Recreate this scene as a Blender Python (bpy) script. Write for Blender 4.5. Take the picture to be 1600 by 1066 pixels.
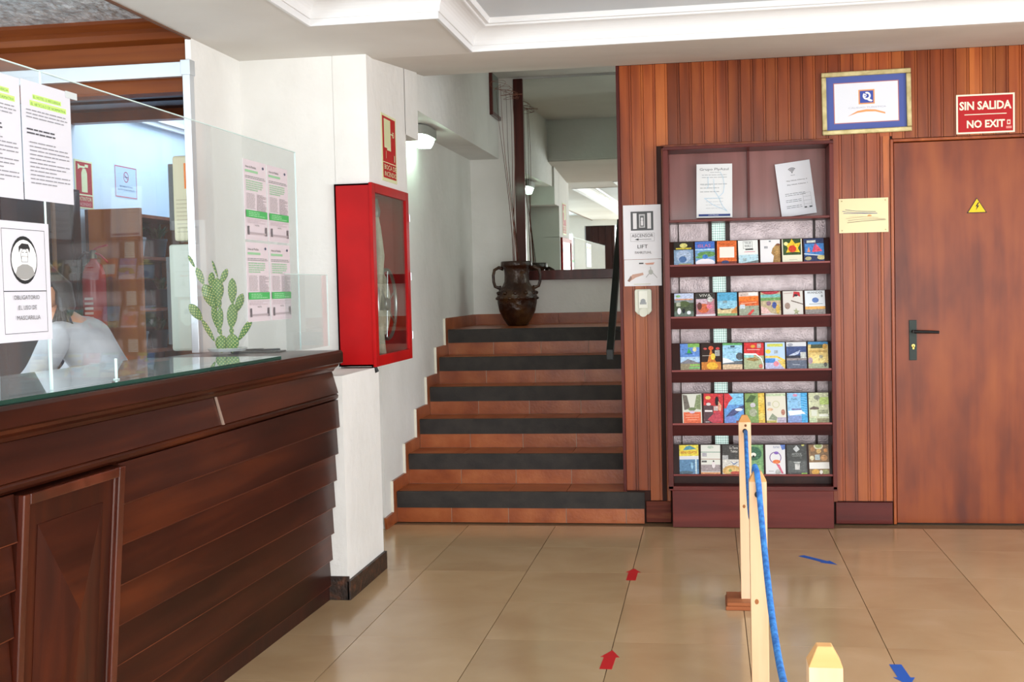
import bpy, math, random
from mathutils import Vector, Matrix
random.seed(7)
C = bpy.context.scene.collection
for o in list(bpy.data.objects): bpy.data.objects.remove(o)
PI = math.pi

# ------------------------------------------------------------------ camera, world, light
cam_d = bpy.data.cameras.new('camera'); cam = bpy.data.objects.new('camera', cam_d); C.objects.link(cam)
cam_d.sensor_width = 36; cam_d.lens = 1900/1600*36; cam_d.clip_start = .05
yaw, pitch, roll = .1605, .0433, -.0236
fw = Vector((-math.sin(yaw)*math.cos(pitch), math.cos(yaw)*math.cos(pitch), -math.sin(pitch)))
r0 = Vector((math.cos(yaw), math.sin(yaw), 0)); u0 = r0.cross(fw)
r1 = r0*math.cos(roll)+u0*math.sin(roll); u1 = -r0*math.sin(roll)+u0*math.cos(roll)
cam.matrix_world = Matrix(((r1.x, u1.x, -fw.x, 0), (r1.y, u1.y, -fw.y, 0), (r1.z, u1.z, -fw.z, 1.35), (0, 0, 0, 1)))
bpy.context.scene.camera = cam
w = bpy.data.worlds.new('world'); bpy.context.scene.world = w; w.use_nodes = True
bg = w.node_tree.nodes['Background']; bg.inputs[0].default_value = (.80, .90, 1, 1); bg.inputs[1].default_value = 1.6
vs = bpy.context.scene.view_settings
vs.view_transform = 'Standard'; vs.look = 'None'; vs.gamma = 1; vs.use_curve_mapping = False; vs.exposure = 0.30

def area(name, loc, rot, sx, sy, power, col=(1, 1, 1)):
    d = bpy.data.lights.new(name, 'AREA'); d.shape = 'RECTANGLE'; d.size = sx; d.size_y = sy; d.energy = power; d.color = col
    o = bpy.data.objects.new(name, d); C.objects.link(o); o.location = loc; o.rotation_euler = rot; return o
# daylight entering through the glazed front behind the camera and the windows on the right
area('front_window_light', (.9, -1.95, 1.3), (PI/2, 0, 0), 5.6, 2.1, 230, (1, .97, .94))
area('side_window_light', (4.65, 2.2, 1.3), (PI/2, 0, PI/2), 6.0, 2.0, 190, (.97, .98, 1))
area('office_side_fill', (-3.95, 2.2, 1.6), (PI/2, 0, -PI/2), 3.6, 1.4, 75, (.80, .91, 1))  # added cool fill from the left; the wall here has no window
area('office_top_fill', (-3.0, 7.6, 2.93), (0, 0, 0), 1.0, 1.6, 30, (.72, .87, 1))  # unseen overhead fill, added to brighten the office
area('reception_fill', (-3.2, -1.75, 1.6), (PI/2, 0, 0), 1.3, 1.3, 38, (.86, .94, 1))  # added fill for the office shelf and the person; solid wall behind it
area('stair_fill', (1.0, 8.98, 2.0), (PI/2, 0, PI/2), .8, 1.2, 7, (.88, 1, .95))  # fill added to lift the stairwell, not a modelled window

# ------------------------------------------------------------------ materials
def lin(h):
    if isinstance(h, tuple): return h
    v = [int(h[i:i+2], 16)/255 for i in (0, 2, 4)]
    return tuple(((c+.055)/1.055)**2.4 if c > .04045 else c/12.92 for c in v)
MATS = {}
def base(name):
    m = bpy.data.materials.new(name); m.use_nodes = True
    return m, m.node_tree.nodes, m.node_tree.links, m.node_tree.nodes['Principled BSDF']
def plain(h, rough=.55, metal=0, spec=.3, key=None):
    k = key or ('p', h, rough, metal, spec)
    if k in MATS: return MATS[k]
    m, n, l, b = base('paint_'+str(h)[:8])
    b.inputs['Base Color'].default_value = (*lin(h), 1); b.inputs['Roughness'].default_value = rough
    b.inputs['Metallic'].default_value = metal; b.inputs['Specular IOR Level'].default_value = spec
    MATS[k] = m; return m
def photo(h):
    k = ('photo', h)
    if k in MATS: return MATS[k]
    m, n, l, b = base('print_'+h); c = lin(h)
    tc = n.new('ShaderNodeTexCoord'); mp = n.new('ShaderNodeMapping'); mp.inputs['Scale'].default_value = (1, 1, 2); l.new(tc.outputs['Object'], mp.inputs[0])
    nz = n.new('ShaderNodeTexNoise'); nz.inputs['Scale'].default_value = 70; nz.inputs['Detail'].default_value = 3; l.new(mp.outputs[0], nz.inputs['Vector'])
    hi = tuple(min(1, v*1.5+.05) for v in c); lo = tuple(v*.38 for v in c)
    r = ramp(n, [lo, c, c, hi], [.28, .45, .55, .72]); l.new(nz.outputs[0], r.inputs[0])
    l.new(r.outputs[0], b.inputs['Base Color']); b.inputs['Roughness'].default_value = .4; MATS[k] = m; return m
def coords(n, l, rnd=True, scale=(1, 1, 1), src='Object'):
    tc = n.new('ShaderNodeTexCoord'); mp = n.new('ShaderNodeMapping'); mp.inputs['Scale'].default_value = scale
    if rnd:
        oi = n.new('ShaderNodeObjectInfo'); ml = n.new('ShaderNodeMath'); ml.operation = 'MULTIPLY'; ml.inputs[1].default_value = 37.0
        l.new(oi.outputs['Random'], ml.inputs[0])
        ad = n.new('ShaderNodeVectorMath'); ad.operation = 'ADD'; l.new(tc.outputs[src], ad.inputs[0]); l.new(ml.outputs[0], ad.inputs[1])
        l.new(ad.outputs[0], mp.inputs[0])
    else: l.new(tc.outputs[src], mp.inputs[0])
    return mp.outputs[0]
def ramp(n, cols, pos=None):
    r = n.new('ShaderNodeValToRGB'); e = r.color_ramp.elements
    while len(e) < len(cols): e.new(.5)
    for i, c in enumerate(cols):
        e[i].position = pos[i] if pos else i/(len(cols)-1); e[i].color = (*lin(c), 1)
    return r
def wood(name, cols, axis=2, rough=.3, var=.25, grain=26, coat=0, bump=.06, big=2.2, spec=.2):
    k = ('wood', name, axis)
    if k in MATS: return MATS[k]
    m, n, l, b = base(name+'_wood')
    s = [grain]*3; s[axis] = grain*.06
    v = coords(n, l, True, s)
    nz = n.new('ShaderNodeTexNoise'); nz.inputs['Scale'].default_value = 1; nz.inputs['Detail'].default_value = 6; nz.inputs['Distortion'].default_value = .6
    l.new(v, nz.inputs['Vector'])
    s2 = [big]*3; s2[axis] = big*.35
    v2 = coords(n, l, True, s2)
    n2 = n.new('ShaderNodeTexNoise'); n2.inputs['Scale'].default_value = 1; n2.inputs['Detail'].default_value = 3; l.new(v2, n2.inputs['Vector'])
    mx = n.new('ShaderNodeMath'); mx.operation = 'MULTIPLY_ADD'; mx.inputs[1].default_value = .55; 
    hl = n.new('ShaderNodeMath'); hl.operation = 'MULTIPLY'; hl.inputs[1].default_value = .45
    l.new(nz.outputs[0], hl.inputs[0]); l.new(n2.outputs[0], mx.inputs[0]); l.new(hl.outputs[0], mx.inputs[2])
    r = ramp(n, cols, [.33, .5, .67] if len(cols) == 3 else None); l.new(mx.outputs[0], r.inputs[0])
    oi = n.new('ShaderNodeObjectInfo'); mr = n.new('ShaderNodeMapRange'); mr.inputs[3].default_value = 1-var; mr.inputs[4].default_value = 1+var
    l.new(oi.outputs['Random'], mr.inputs[0])
    hs = n.new('ShaderNodeHueSaturation'); l.new(r.outputs[0], hs.inputs['Color']); l.new(mr.outputs[0], hs.inputs['Value'])
    l.new(hs.outputs[0], b.inputs['Base Color'])
    b.inputs['Roughness'].default_value = rough; b.inputs['Specular IOR Level'].default_value = spec
    if coat: b.inputs['Coat Weight'].default_value = coat; b.inputs['Coat Roughness'].default_value = .12
    bp = n.new('ShaderNodeBump'); bp.inputs['Strength'].default_value = bump; bp.inputs['Distance'].default_value = .01
    l.new(nz.outputs[0], bp.inputs['Height']); l.new(bp.outputs[0], b.inputs['Normal'])
    MATS[k] = m; return m
def mottled(name, cols, scale=4, rough=.8, bump=.05, bscale=None, metal=0, pos=None, var=0, rnd=False, sc=(1, 1, 1), detail=5, dist=.01):
    if name in MATS: return MATS[name]
    m, n, l, b = base(name)
    v = coords(n, l, rnd, sc)
    nz = n.new('ShaderNodeTexNoise'); nz.inputs['Scale'].default_value = scale; nz.inputs['Detail'].default_value = detail; l.new(v, nz.inputs['Vector'])
    r = ramp(n, cols, pos or ([.35, .65] if len(cols) == 2 else [.3, .5, .7])); l.new(nz.outputs[0], r.inputs[0])
    out = r.outputs[0]
    if var:
        oi = n.new('ShaderNodeObjectInfo'); mr = n.new('ShaderNodeMapRange'); mr.inputs[3].default_value = 1-var; mr.inputs[4].default_value = 1+var
        l.new(oi.outputs['Random'], mr.inputs[0]); hs = n.new('ShaderNodeHueSaturation'); l.new(out, hs.inputs['Color']); l.new(mr.outputs[0], hs.inputs['Value']); out = hs.outputs[0]
    l.new(out, b.inputs['Base Color']); b.inputs['Roughness'].default_value = rough; b.inputs['Metallic'].default_value = metal
    n2 = n.new('ShaderNodeTexNoise'); n2.inputs['Scale'].default_value = bscale or scale*6; n2.inputs['Detail'].default_value = 4; l.new(v, n2.inputs['Vector'])
    bp = n.new('ShaderNodeBump'); bp.inputs['Strength'].default_value = bump; bp.inputs['Distance'].default_value = dist; l.new(n2.outputs[0], bp.inputs['Height']); l.new(bp.outputs[0], b.inputs['Normal'])
    MATS[name] = m; return m
def sheet_glass(name, tint=(.97, .985, .98), ior=1.35, haze=0.0):
    if name in MATS: return MATS[name]
    m, n, l, b = base(name); n.remove(b)
    out = n['Material Output']; tr = n.new('ShaderNodeBsdfTransparent'); tr.inputs[0].default_value = (*tint, 1)
    gl = n.new('ShaderNodeBsdfGlossy'); gl.inputs['Roughness'].default_value = 0.01; gl.inputs[0].default_value = (1, 1, 1, 1)
    # Schlick reflectance, the same from both sides of the thin sheet
    f0 = ((ior-1)/(ior+1))**2; lw = n.new('ShaderNodeLayerWeight'); lw.inputs[0].default_value = .5
    pw = n.new('ShaderNodeMath'); pw.operation = 'POWER'; pw.inputs[1].default_value = 5; l.new(lw.outputs['Facing'], pw.inputs[0])
    fr = n.new('ShaderNodeMath'); fr.operation = 'MULTIPLY_ADD'; fr.inputs[1].default_value = 1-f0; fr.inputs[2].default_value = f0; l.new(pw.outputs[0], fr.inputs[0])
    mx = n.new('ShaderNodeMixShader'); l.new(fr.outputs[0], mx.inputs[0]); l.new(tr.outputs[0], mx.inputs[1]); l.new(gl.outputs[0], mx.inputs[2])
    sh = mx.outputs[0]
    if haze:
        df = n.new('ShaderNodeBsdfDiffuse'); df.inputs[0].default_value = (.85, .88, .9, 1)
        m2 = n.new('ShaderNodeMixShader'); m2.inputs[0].default_value = haze; l.new(sh, m2.inputs[1]); l.new(df.outputs[0], m2.inputs[2]); sh = m2.outputs[0]
    l.new(sh, out.inputs[0]); MATS[name] = m; return m
def emit(name, col, st):
    m, n, l, b = base(name); b.inputs['Base Color'].default_value = (*lin(col), 1)
    b.inputs['Emission Color'].default_value = (*lin(col), 1); b.inputs['Emission Strength'].default_value = st; return m

PLASTER = mottled('white_plaster', ['dcdbd6', 'e9e8e4'], 2.2, .75, .25, 14, pos=[.3, .7], dist=.02)
PLASTER_COOL = mottled('cool_plaster', ['c3d3e2', 'cfdde9'], 1.5, .8, .1, 20)
CEIL = mottled('ceiling_paint', ['cfcbc4', 'dbd8d2'], 1.3, .8, .12, 10)
GLOSSWHITE = plain('dddddd', .35)
PANELW = [('7a3413', '92461d', 'a85a28'), ]
W_WALL = wood('panelling', ['5e2610', '8c421d', 'ae602c'], 2, .3, .24, 22, .0, .04, 2.2, .3)
W_DOOR = wood('door', ['5c210a', '843b17', '9c4f20'], 2, .34, .05, 9, .0, .03, 6, .3)
W_CASE = wood('case', ['3e110e', '551c17', '6c2a22'], 0, .42, .12, 18, .1)
W_CASEV = wood('case', ['3e110e', '551c17', '6c2a22'], 2, .42, .12, 18, .1)
W_COUNT = wood('counter', ['1f0a05', '36150b', '532410'], 1, .3, .05, 16, 0, .05)
W_COUNTV = wood('counter', ['1f0a05', '36140a', '50210f'], 2, .36, .12, 16, 0, .05)
W_OFF = wood('office', ['4c200a', '6c3412', '8a4a1c'], 0, .35, .15, 12)
W_OFFV = wood('office', ['6a3008', '9a5414', 'bc721e'], 2, .35, .15, 12)
W_PINE = wood('pine', ['cf9f78', 'e2bb94', 'ecccab'], 2, .55, .06, 20)
W_BASE = wood('redbase', ['8a4a2c', 'a5623c', 'b87448'], 0, .45, .1, 20)
W_DARK = wood('dark', ['1d0d0a', '2f1510', '3e1d15'], 2, .35, .1, 16)
TERRA = mottled('terracotta', ['85401f', '995029', 'a86036'], 7, .33, .12, 60, var=.1, rnd=True)
NOSING = mottled('rubber_nosing', ['262321', '35302c'], 12, .75, .1, 90)
WHITE = plain('ecebea', .5); BLACK = plain('151515', .45)
STEEL = plain('b8bcc0', .28, 1); ALU = plain('c9ced4', .35, .85)
RED = mottled('red_paint', ['9c0307', 'b40609'], 3, .42, .03, 30); RED.node_tree.nodes['Principled BSDF'].inputs['Specular IOR Level'].default_value = .15
ACRYL = sheet_glass('acrylic_sheet', (.97, .985, .985), 1.24, .02)
ACRYL_EDGE = plain('cfe3df', .2)

# ------------------------------------------------------------------ mesh builder
class MB:
    def __init__(s): s.v = []; s.f = []; s.m = []; s.mats = []
    def mi(s, m):
        if m not in s.mats: s.mats.append(m)
        return s.mats.index(m)
    def add(s, vs, fs, m):
        o = len(s.v); s.v += [tuple(v) for v in vs]; i = s.mi(m)
        for f in fs: s.f.append([a+o for a in f]); s.m.append(i)
        return s
    def box(s, x0, x1, y0, y1, z0, z1, m):
        v = [(x0, y0, z0), (x1, y0, z0), (x1, y1, z0), (x0, y1, z0), (x0, y0, z1), (x1, y0, z1), (x1, y1, z1), (x0, y1, z1)]
        return s.add(v, [(0, 3, 2, 1), (4, 5, 6, 7), (0, 1, 5, 4), (1, 2, 6, 5), (2, 3, 7, 6), (3, 0, 4, 7)], m)
    def prism(s, pts, ax, a, b, m):   # pts 2d in the plane of the other two axes (cyclic order), extruded along ax
        n = len(pts); vs = []
        for t in (a, b):
            for p in pts:
                q = [0, 0, 0]; q[ax] = t; q[(ax+1) % 3] = p[0]; q[(ax+2) % 3] = p[1]; vs.append(q)
        ar = sum(pts[i][0]*pts[(i+1) % n][1]-pts[(i+1) % n][0]*pts[i][1] for i in range(n))
        fs = [tuple(range(n-1, -1, -1)), tuple(range(n, 2*n))]+[(i, (i+1) % n, n+(i+1) % n, n+i) for i in range(n)]
        if (ar < 0) != (b < a): fs = [tuple(reversed(f)) for f in fs]
        return s.add(vs, fs, m)
    def tube(s, path, r, m, n=8, closed=False, flat=None):
        P = [Vector(p) for p in path]; R = r if isinstance(r, (list, tuple)) else [r]*len(P); vs = []; up = None
        for i, p in enumerate(P):
            a = P[i-1] if (i or closed) else p; b = P[(i+1) % len(P)] if (i < len(P)-1 or closed) else p
            t = (b-a).normalized()
            if up is None: up = t.orthogonal().normalized()
            up = (up-t*up.dot(t)).normalized(); sd = t.cross(up)
            for k in range(n):
                an = 2*PI*k/n; vs.append(p+up*math.cos(an)*R[i]+sd*math.sin(an)*R[i])
        fs = []; L = len(P)
        for i in range(L if closed else L-1):
            j = (i+1) % L
            for k in range(n): fs.append((i*n+k, i*n+(k+1) % n, j*n+(k+1) % n, j*n+k))
        if not closed: fs += [tuple(range(n-1, -1, -1)), tuple(range((L-1)*n, L*n))]
        return s.add(vs, fs, m)
    def lathe(s, prof, m, n=32, c=(0, 0, 0), ax=2):
        vs = []
        for r, z in prof:
            for k in range(n):
                a = 2*PI*k/n; q = [0, 0, 0]; q[(ax+1) % 3] = r*math.cos(a); q[(ax+2) % 3] = r*math.sin(a); q[ax] = z
                vs.append((q[0]+c[0], q[1]+c[1], q[2]+c[2]))
        L = len(prof); fs = [(i*n+k, i*n+(k+1) % n, (i+1)*n+(k+1) % n, (i+1)*n+k) for i in range(L-1) for k in range(n)]
        fs += [tuple(range(n-1, -1, -1)), tuple(range((L-1)*n, L*n))]
        return s.add(vs, fs, m)
    def ell(s, c, r, m, nu=16, nv=10, M=None):
        vs = []; fs = []
        for i in range(nv+1):
            t = PI*i/nv
            for k in range(nu):
                a = 2*PI*k/nu; p = Vector((r[0]*math.sin(t)*math.cos(a), r[1]*math.sin(t)*math.sin(a), r[2]*math.cos(t)))
                if M: p = M @ p
                vs.append((p.x+c[0], p.y+c[1], p.z+c[2]))
        for i in range(nv):
            for k in range(nu): fs.append((i*nu+k, (i+1)*nu+k, (i+1)*nu+(k+1) % nu, i*nu+(k+1) % nu))
        return s.add(vs, fs, m)
def tag(o, label=None, cat=None, group=None, kind=None):
    if label: o['label'] = label
    if cat: o['category'] = cat
    if group: o['group'] = group
    if kind: o['kind'] = kind
    return o
def obj(name, mb, parent=None, loc=None, rotz=0, label=None, cat=None, group=None, kind=None, smooth=False, bevel=0, mods=None):
    me = bpy.data.meshes.new(name); me.from_pydata(mb.v, [], mb.f)
    for m in mb.mats: me.materials.append(m)
    for p, i in zip(me.polygons, mb.m): p.material_index = i
    if smooth:
        for p in me.polygons: p.use_smooth = True
        if smooth != 'all':
            me.set_sharp_from_angle(angle=math.radians(40))
    me.update()
    o = bpy.data.objects.new(name, me); C.objects.link(o)
    if parent is not None: o.parent = parent
    if loc: o.location = loc
    if rotz: o.rotation_euler = (0, 0, rotz)
    if bevel:
        b = o.modifiers.new('bevel', 'BEVEL'); b.width = bevel; b.segments = 2; b.limit_method = 'ANGLE'
    return tag(o, label, cat, group, kind)
def dupe(o, parent=None, loc=None, rot=None):
    c = o.copy(); C.objects.link(c)
    if parent is not None: c.parent = parent
    if loc is not None: c.location = loc
    if rot is not None: c.rotation_euler = rot
    return c
def thing(name, loc, label, cat, group=None, rotz=0):
    o = bpy.data.objects.new(name, None); C.objects.link(o); o.location = loc; o.rotation_euler = (0, 0, rotz); o.empty_display_size = .05
    return tag(o, label, cat, group)
def B(*a): return MB().box(*a)

# ------------------------------------------------------------------ flat print: shapes laid on a plane (origin O, right R, up U)
TXT = {}
def text_mesh(t, bold=0):
    if (t, bold) in TXT: return TXT[(t, bold)]
    cu = bpy.data.curves.new('txt', 'FONT'); cu.body = t; cu.size = 1; cu.resolution_u = 2; cu.offset = bold
    ob = bpy.data.objects.new('txt', cu); C.objects.link(ob)
    me = ob.to_mesh(); vs = [tuple(v.co) for v in me.vertices]; fs = [tuple(p.vertices) for p in me.polygons]
    ob.to_mesh_clear(); bpy.data.objects.remove(ob); bpy.data.curves.remove(cu)
    xs = [v[0] for v in vs]; ys = [v[1] for v in vs]
    TXT[(t, bold)] = (vs, fs, min(xs), max(xs), min(ys), max(ys)); return TXT[(t, bold)]
class Print(MB):
    def __init__(s, O, R, U, w, h, lift=.0004, step=.00025):
        super().__init__(); s.O = Vector(O); s.R = Vector(R).normalized(); s.U = Vector(U).normalized(); s.N = s.R.cross(s.U); s.w = w; s.h = h; s.d = lift; s.st = step
    def P(s, u, v): return s.O+s.R*(u*s.w)+s.U*(v*s.h)+s.N*s.d
    def poly(s, pts, c, rough=.5):
        m = c if not isinstance(c, str) else plain(c, rough)
        pts = [(min(1, max(0, u)), min(1, max(0, v))) for u, v in pts]
        ar = sum(pts[i][0]*pts[(i+1) % len(pts)][1]-pts[(i+1) % len(pts)][0]*pts[i][1] for i in range(len(pts)))
        if ar < 0: pts = pts[::-1]
        s.add([s.P(*p) for p in pts], [tuple(range(len(pts)))], m); s.d += s.st; return s
    def r(s, a, b, c, d, col): return s.poly([(a, b), (c, b), (c, d), (a, d)], col)
    def e(s, cx, cy, rx, ry, col, n=20, a0=0, a1=2*PI):
        return s.poly([(cx+rx*math.cos(a0+(a1-a0)*k/n), cy+ry*math.sin(a0+(a1-a0)*k/n)) for k in range(n if a1-a0 > 6.2 else n+1)], col)
    def line(s, pts, wd, col):      # mitred stroke, width in metres
        m = plain(col); P = [Vector((u*s.w, v*s.h)) for u, v in pts]; closed = (P[0]-P[-1]).length < 1e-6
        if closed: P = P[:-1]
        n = len(P); L = []; Rr = []
        for i in range(n):
            a = P[i-1] if (i or closed) else None; b = P[(i+1) % n] if (i < n-1 or closed) else None
            t1 = (P[i]-a).normalized() if a is not None else None; t2 = (b-P[i]).normalized() if b is not None else None
            t1 = t1 if t1 is not None else t2; t2 = t2 if t2 is not None else t1
            q = Vector((-t1.y-t2.y, t1.x+t2.x))
            if q.length < 1e-6: q = Vector((-t1.y, t1.x))
            q.normalize(); k = wd/2/max(.35, q.dot(Vector((-t1.y, t1.x)))); L.append(P[i]+q*k); Rr.append(P[i]-q*k)
        vs = [s.O+s.R*p.x+s.U*p.y+s.N*s.d for p in L+Rr]
        s.add(vs, [(n+i, n+(i+1) % n, (i+1) % n, i) for i in range(n if closed else n-1)], m)
        s.d += s.st; return s
    def frame(s, a, b, c, d, wd, col): return s.line([(a, b), (c, b), (c, d), (a, d), (a, b)], wd, col)
    def ring(s, cx, cy, rm, wd, col, n=28, a0=0, a1=2*PI): # radius in metres
        return s.line([(cx+rm/s.w*math.cos(a0+(a1-a0)*k/n), cy+rm/s.h*math.sin(a0+(a1-a0)*k/n)) for k in range(n+1)], wd, col)
    def t(s, txt, u0, v0, u1, v1, col, bold=0):   # text fitted into a box
        vs, fs, x0, x1, y0, y1 = text_mesh(txt, bold); m = plain(col)
        s.add([s.P(u0+(x-x0)/(x1-x0)*(u1-u0), v0+(y-y0)/(y1-y0)*(v1-v0)) for x, y, z in vs], fs, m); s.d += s.st; return s
    def bars(s, u0, u1, v1, n, dv, h, col, seed=0):
        rn = random.Random(seed)
        m = plain(col)
        for k in range(n):
            v = v1-k*dv; e = u1-(u1-u0)*rn.choice([0, .05, .1, .35, .0])
            x = u0
            while x < e-.01:      # words
                x2 = min(e, x+rn.uniform(.05, .16)); s.add([s.P(x, v-h), s.P(x2, v-h), s.P(x2, v), s.P(x, v)], [(0, 1, 2, 3)], m); x = x2+.018
        s.d += s.st; return s

# ================================================================== STRUCTURE
# ceiling heights
def zc(y): return 2.474 if y <= 5.75 else 2.474+(y-5.75)*(2.586-2.474)/(6.91-5.75)
# ---- floor
mb = MB(); mb.box(-4.2, 4.6, -1.9, 9.2, -.12, -.006, plain('7d6348', .6)); floor = obj('floor', mb, kind='structure')
m, n, l, b = base('floor_tile')
v = coords(n, l, True, (1, 1, 1))
nz = n.new('ShaderNodeTexNoise'); nz.inputs['Scale'].default_value = 2.4; nz.inputs['Detail'].default_value = 4; nz.inputs['Distortion'].default_value = .5; l.new(v, nz.inputs['Vector'])
r = ramp(n, ['b3946f', 'bda07a', 'c5a985'], [.3, .52, .72]); l.new(nz.outputs[0], r.inputs[0])
oi = n.new('ShaderNodeObjectInfo'); mr = n.new('ShaderNodeMapRange'); mr.inputs[3].default_value = .94; mr.inputs[4].default_value = 1.05; l.new(oi.outputs['Random'], mr.inputs[0])
hs = n.new('ShaderNodeHueSaturation'); l.new(r.outputs[0], hs.inputs['Color']); l.new(mr.outputs[0], hs.inputs['Value']); l.new(hs.outputs[0], b.inputs['Base Color'])
b.inputs['Roughness'].default_value = .17; b.inputs['Specular IOR Level'].default_value = .5
TILE = m
TW, TD = .4995, .5554; X0, Y0 = -1.373, 6.2255+.5554*0
tile0 = None
for i in range(-6, 12):
    for j in range(-1, 15):
        xa = X0+i*TW; ya = Y0-j*TD
        if xa < -4.2 or xa+TW > 4.7 or ya-TD < -1.9: continue
        if ya > 6.9: pass
        if tile0 is None:
            tb = MB(); g1, g2, c = .0016, .0009, .0012
            tb.box(g1, TW-g1, g2, TD-g2, -.012, 0, TILE)
            tile0 = obj('tile', tb, floor); o = tile0
        else: o = dupe(tile0, floor)
        o.location = (xa, ya-TD, 0)
        # tiles run under the wall line: cut the last row with its own mesh
# ---- left side: lower block, pillar, wall stub
mb = MB()
mb.box(-2.21, -1.747, 5.63, 6.37, .985, 2.60, PLASTER)          # pillar body above the counter line, with a niche for the fire cabinet
mb.box(-1.748, -1.58, 5.63, 6.37, 1.866, 2.60, PLASTER); mb.box(-1.748, -1.58, 6.302, 6.37, .985, 1.87, PLASTER)
mb.box(-1.86, -1.58, 6.36, 6.66, 2.185, 2.60, PLASTER)          # short beam running on from the pillar
mb.box(-2.23, -1.58, 5.10, 5.70, 0, .986, PLASTER)             # low front part under the counter end
mb.box(-2.23, -1.86, 5.69, 6.37, 0, .986, PLASTER)
mb.box(-2.236, -2.21, 5.07, 5.70, .98, 2.60, PLASTER)          # reveal beside the office opening
pil = obj('wall_pillar', mb, kind='structure')
DIRT = mottled('worn_dark_skirting', ['1c130f', '352319', '6a3d27'], 30, .5, .3, 90, pos=[.35, .55, .8])
mb = MB(); mb.box(-1.69, -1.572, 5.092, 5.102, 0, .105, DIRT); mb.box(-1.582, -1.566, 5.092, 5.708, 0, .085, DIRT)
obj('baseboard_pillar', mb, kind='structure', bevel=.002)
mb = MB(); mb.box(-2.1, -1.83, 6.66, 9.47, 0, 2.37, PLASTER)
mb.box(-2.1, -1.60, 6.66, 9.47, 2.365, 3.0, PLASTER)        # bulkhead above the stairs
mb.box(-2.36, -2.1, 6.30, 9.47, 0, 3.0, PLASTER)
obj('wall_left', mb, kind='structure')
obj('wall_landing', B(-2.36, 1.2, 9.45, 9.6, 0, 3.0, PLASTER), kind='structure')
mb = MB(); mb.box(-.47, -.33, 6.98, 8.55, 0, 3.0, PLASTER); mb.box(-.33, 1.2, 8.4, 8.55, 0, 3.0, PLASTER); mb.box(1.05, 1.2, 8.55, 9.46, 0, 3.0, PLASTER)
mb.box(-.33, 1.05, 8.5, 9.46, .9, 1.068, TERRA)
obj('wall_stair_right', mb, kind='structure')
obj('ceiling_stairwell', B(-2.36, 1.2, 6.9, 9.6, 2.99, 3.1, CEIL), kind='structure')
# header above stair opening (back face of the lobby ceiling, seen in the mirror)
obj('wall_stair_header', B(-2.1, -.47, 6.86, 6.928, 2.60, 3.0, PLASTER), kind='structure')
# ---- ceiling with tray
mb = MB(); t = 2.66
for (a, b_, c, d) in ((-2.21, -1.64, -1.8, 4.965), (-2.21, -1.09, 4.965, 5.70), (4.1, 4.6, -1.8, 5.75), (-1.64, 4.1, -1.8, -1.5)): mb.box(a, b_, c, d, 2.474, t, CEIL)
mb.box(-2.21, 4.6, 5.70, 5.751, 2.474, t, CEIL)
mb.prism([(5.75, 2.474), (6.91, 2.586), (6.91, t), (5.75, t)], 0, -2.21, 4.6, CEIL)
mb.box(-1.7, 4.2, -1.6, 5.8, 2.60, t, mottled('tray_paint', ['c9d2da', 'd6dde3'], 1.5, .6, .05))
mb.box(-2.222, -2.208, -1.8, 5.07, 2.468, 2.66, plain('6b4a38', .6))
obj('ceiling', mb, kind='structure')
# cornice swept round the tray
path = [(-1.64, -1.5), (-1.64, 4.965), (-1.09, 4.965), (-1.09, 5.70), (4.1, 5.70), (4.1, -1.5)]
nrm = [(1, 1), (1, -1), (1, -1), (1, -1), (-1, -1), (-1, 1)]   # inward (x,y) per vertex
prof = [(0, -.006), (.012, -.006), (.012, .022), (.018, .022), (.020, .03)]
prof += [(.02+.07*(1-math.cos(a)), .03+.062*math.sin(a)) for a in [PI/2*k/8 for k in range(1, 9)]]
prof += [(.094, .094), (.094, .102), (.112, .102), (.112, .112), (.12, .128), (0, .128)]
# concave profile: rises steeply then turns inward
mb = MB(); vs_ = []
for (px, py), (nx, ny) in zip(path, nrm):
    for (d, z) in prof: vs_.append((px+nx*d, py+ny*d, 2.474+z))
K = len(prof); fs_ = []
for i in range(len(path)):
    j = (i+1) % len(path)
    for k in range(K): fs_.append((i*K+k, i*K+(k+1) % K, j*K+(k+1) % K, j*K+k))
mb.add(vs_, fs_, GLOSSWHITE)
o = obj('trim_ceiling_cornice', mb, kind='structure')
# ---- lobby outer walls
mb = MB()
for (a, b_) in ((-4.2, -2.35), (-2.2+.55, -.9), (3.9, 4.6)): mb.box(a, b_, -1.95, -1.8, 0, 2.66, PLASTER)
mb.box(-2.35, 4.6, -1.95, -1.8, 2.38, 2.66, PLASTER); mb.box(-.9, 3.9, -1.95, -1.8, 0, .12, PLASTER)
obj('wall_front', mb, kind='structure')
mb = MB()
for k, xx in enumerate((-.9, .3, 1.5, 2.7, 3.86)): mb.box(xx, xx+.04, -1.9, -1.85, .12, 2.38, ALU)
mb.box(-.9, 3.9, -1.9, -1.85, 2.34, 2.38, ALU); mb.box(-.9, 3.9, -1.9, -1.85, .12, .16, ALU)
obj('window_1', mb, kind='structure')
mb = MB(); mb.box(4.5, 4.65, -1.8, -.8, 0, 2.66, PLASTER); mb.box(4.5, 4.65, 5.2, 7.1, 0, 2.66, PLASTER); mb.box(4.5, 4.65, -.8, 5.2, 2.3, 2.66, PLASTER); mb.box(4.5, 4.65, -.8, 5.2, 0, .3, PLASTER)
obj('wall_right', mb, kind='structure')
mb = MB()
for yy in (-.8, .7, 2.2, 3.7, 5.16): mb.box(4.55, 4.6, yy, yy+.04, .3, 2.3, ALU)
obj('window_2', mb, kind='structure')
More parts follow.
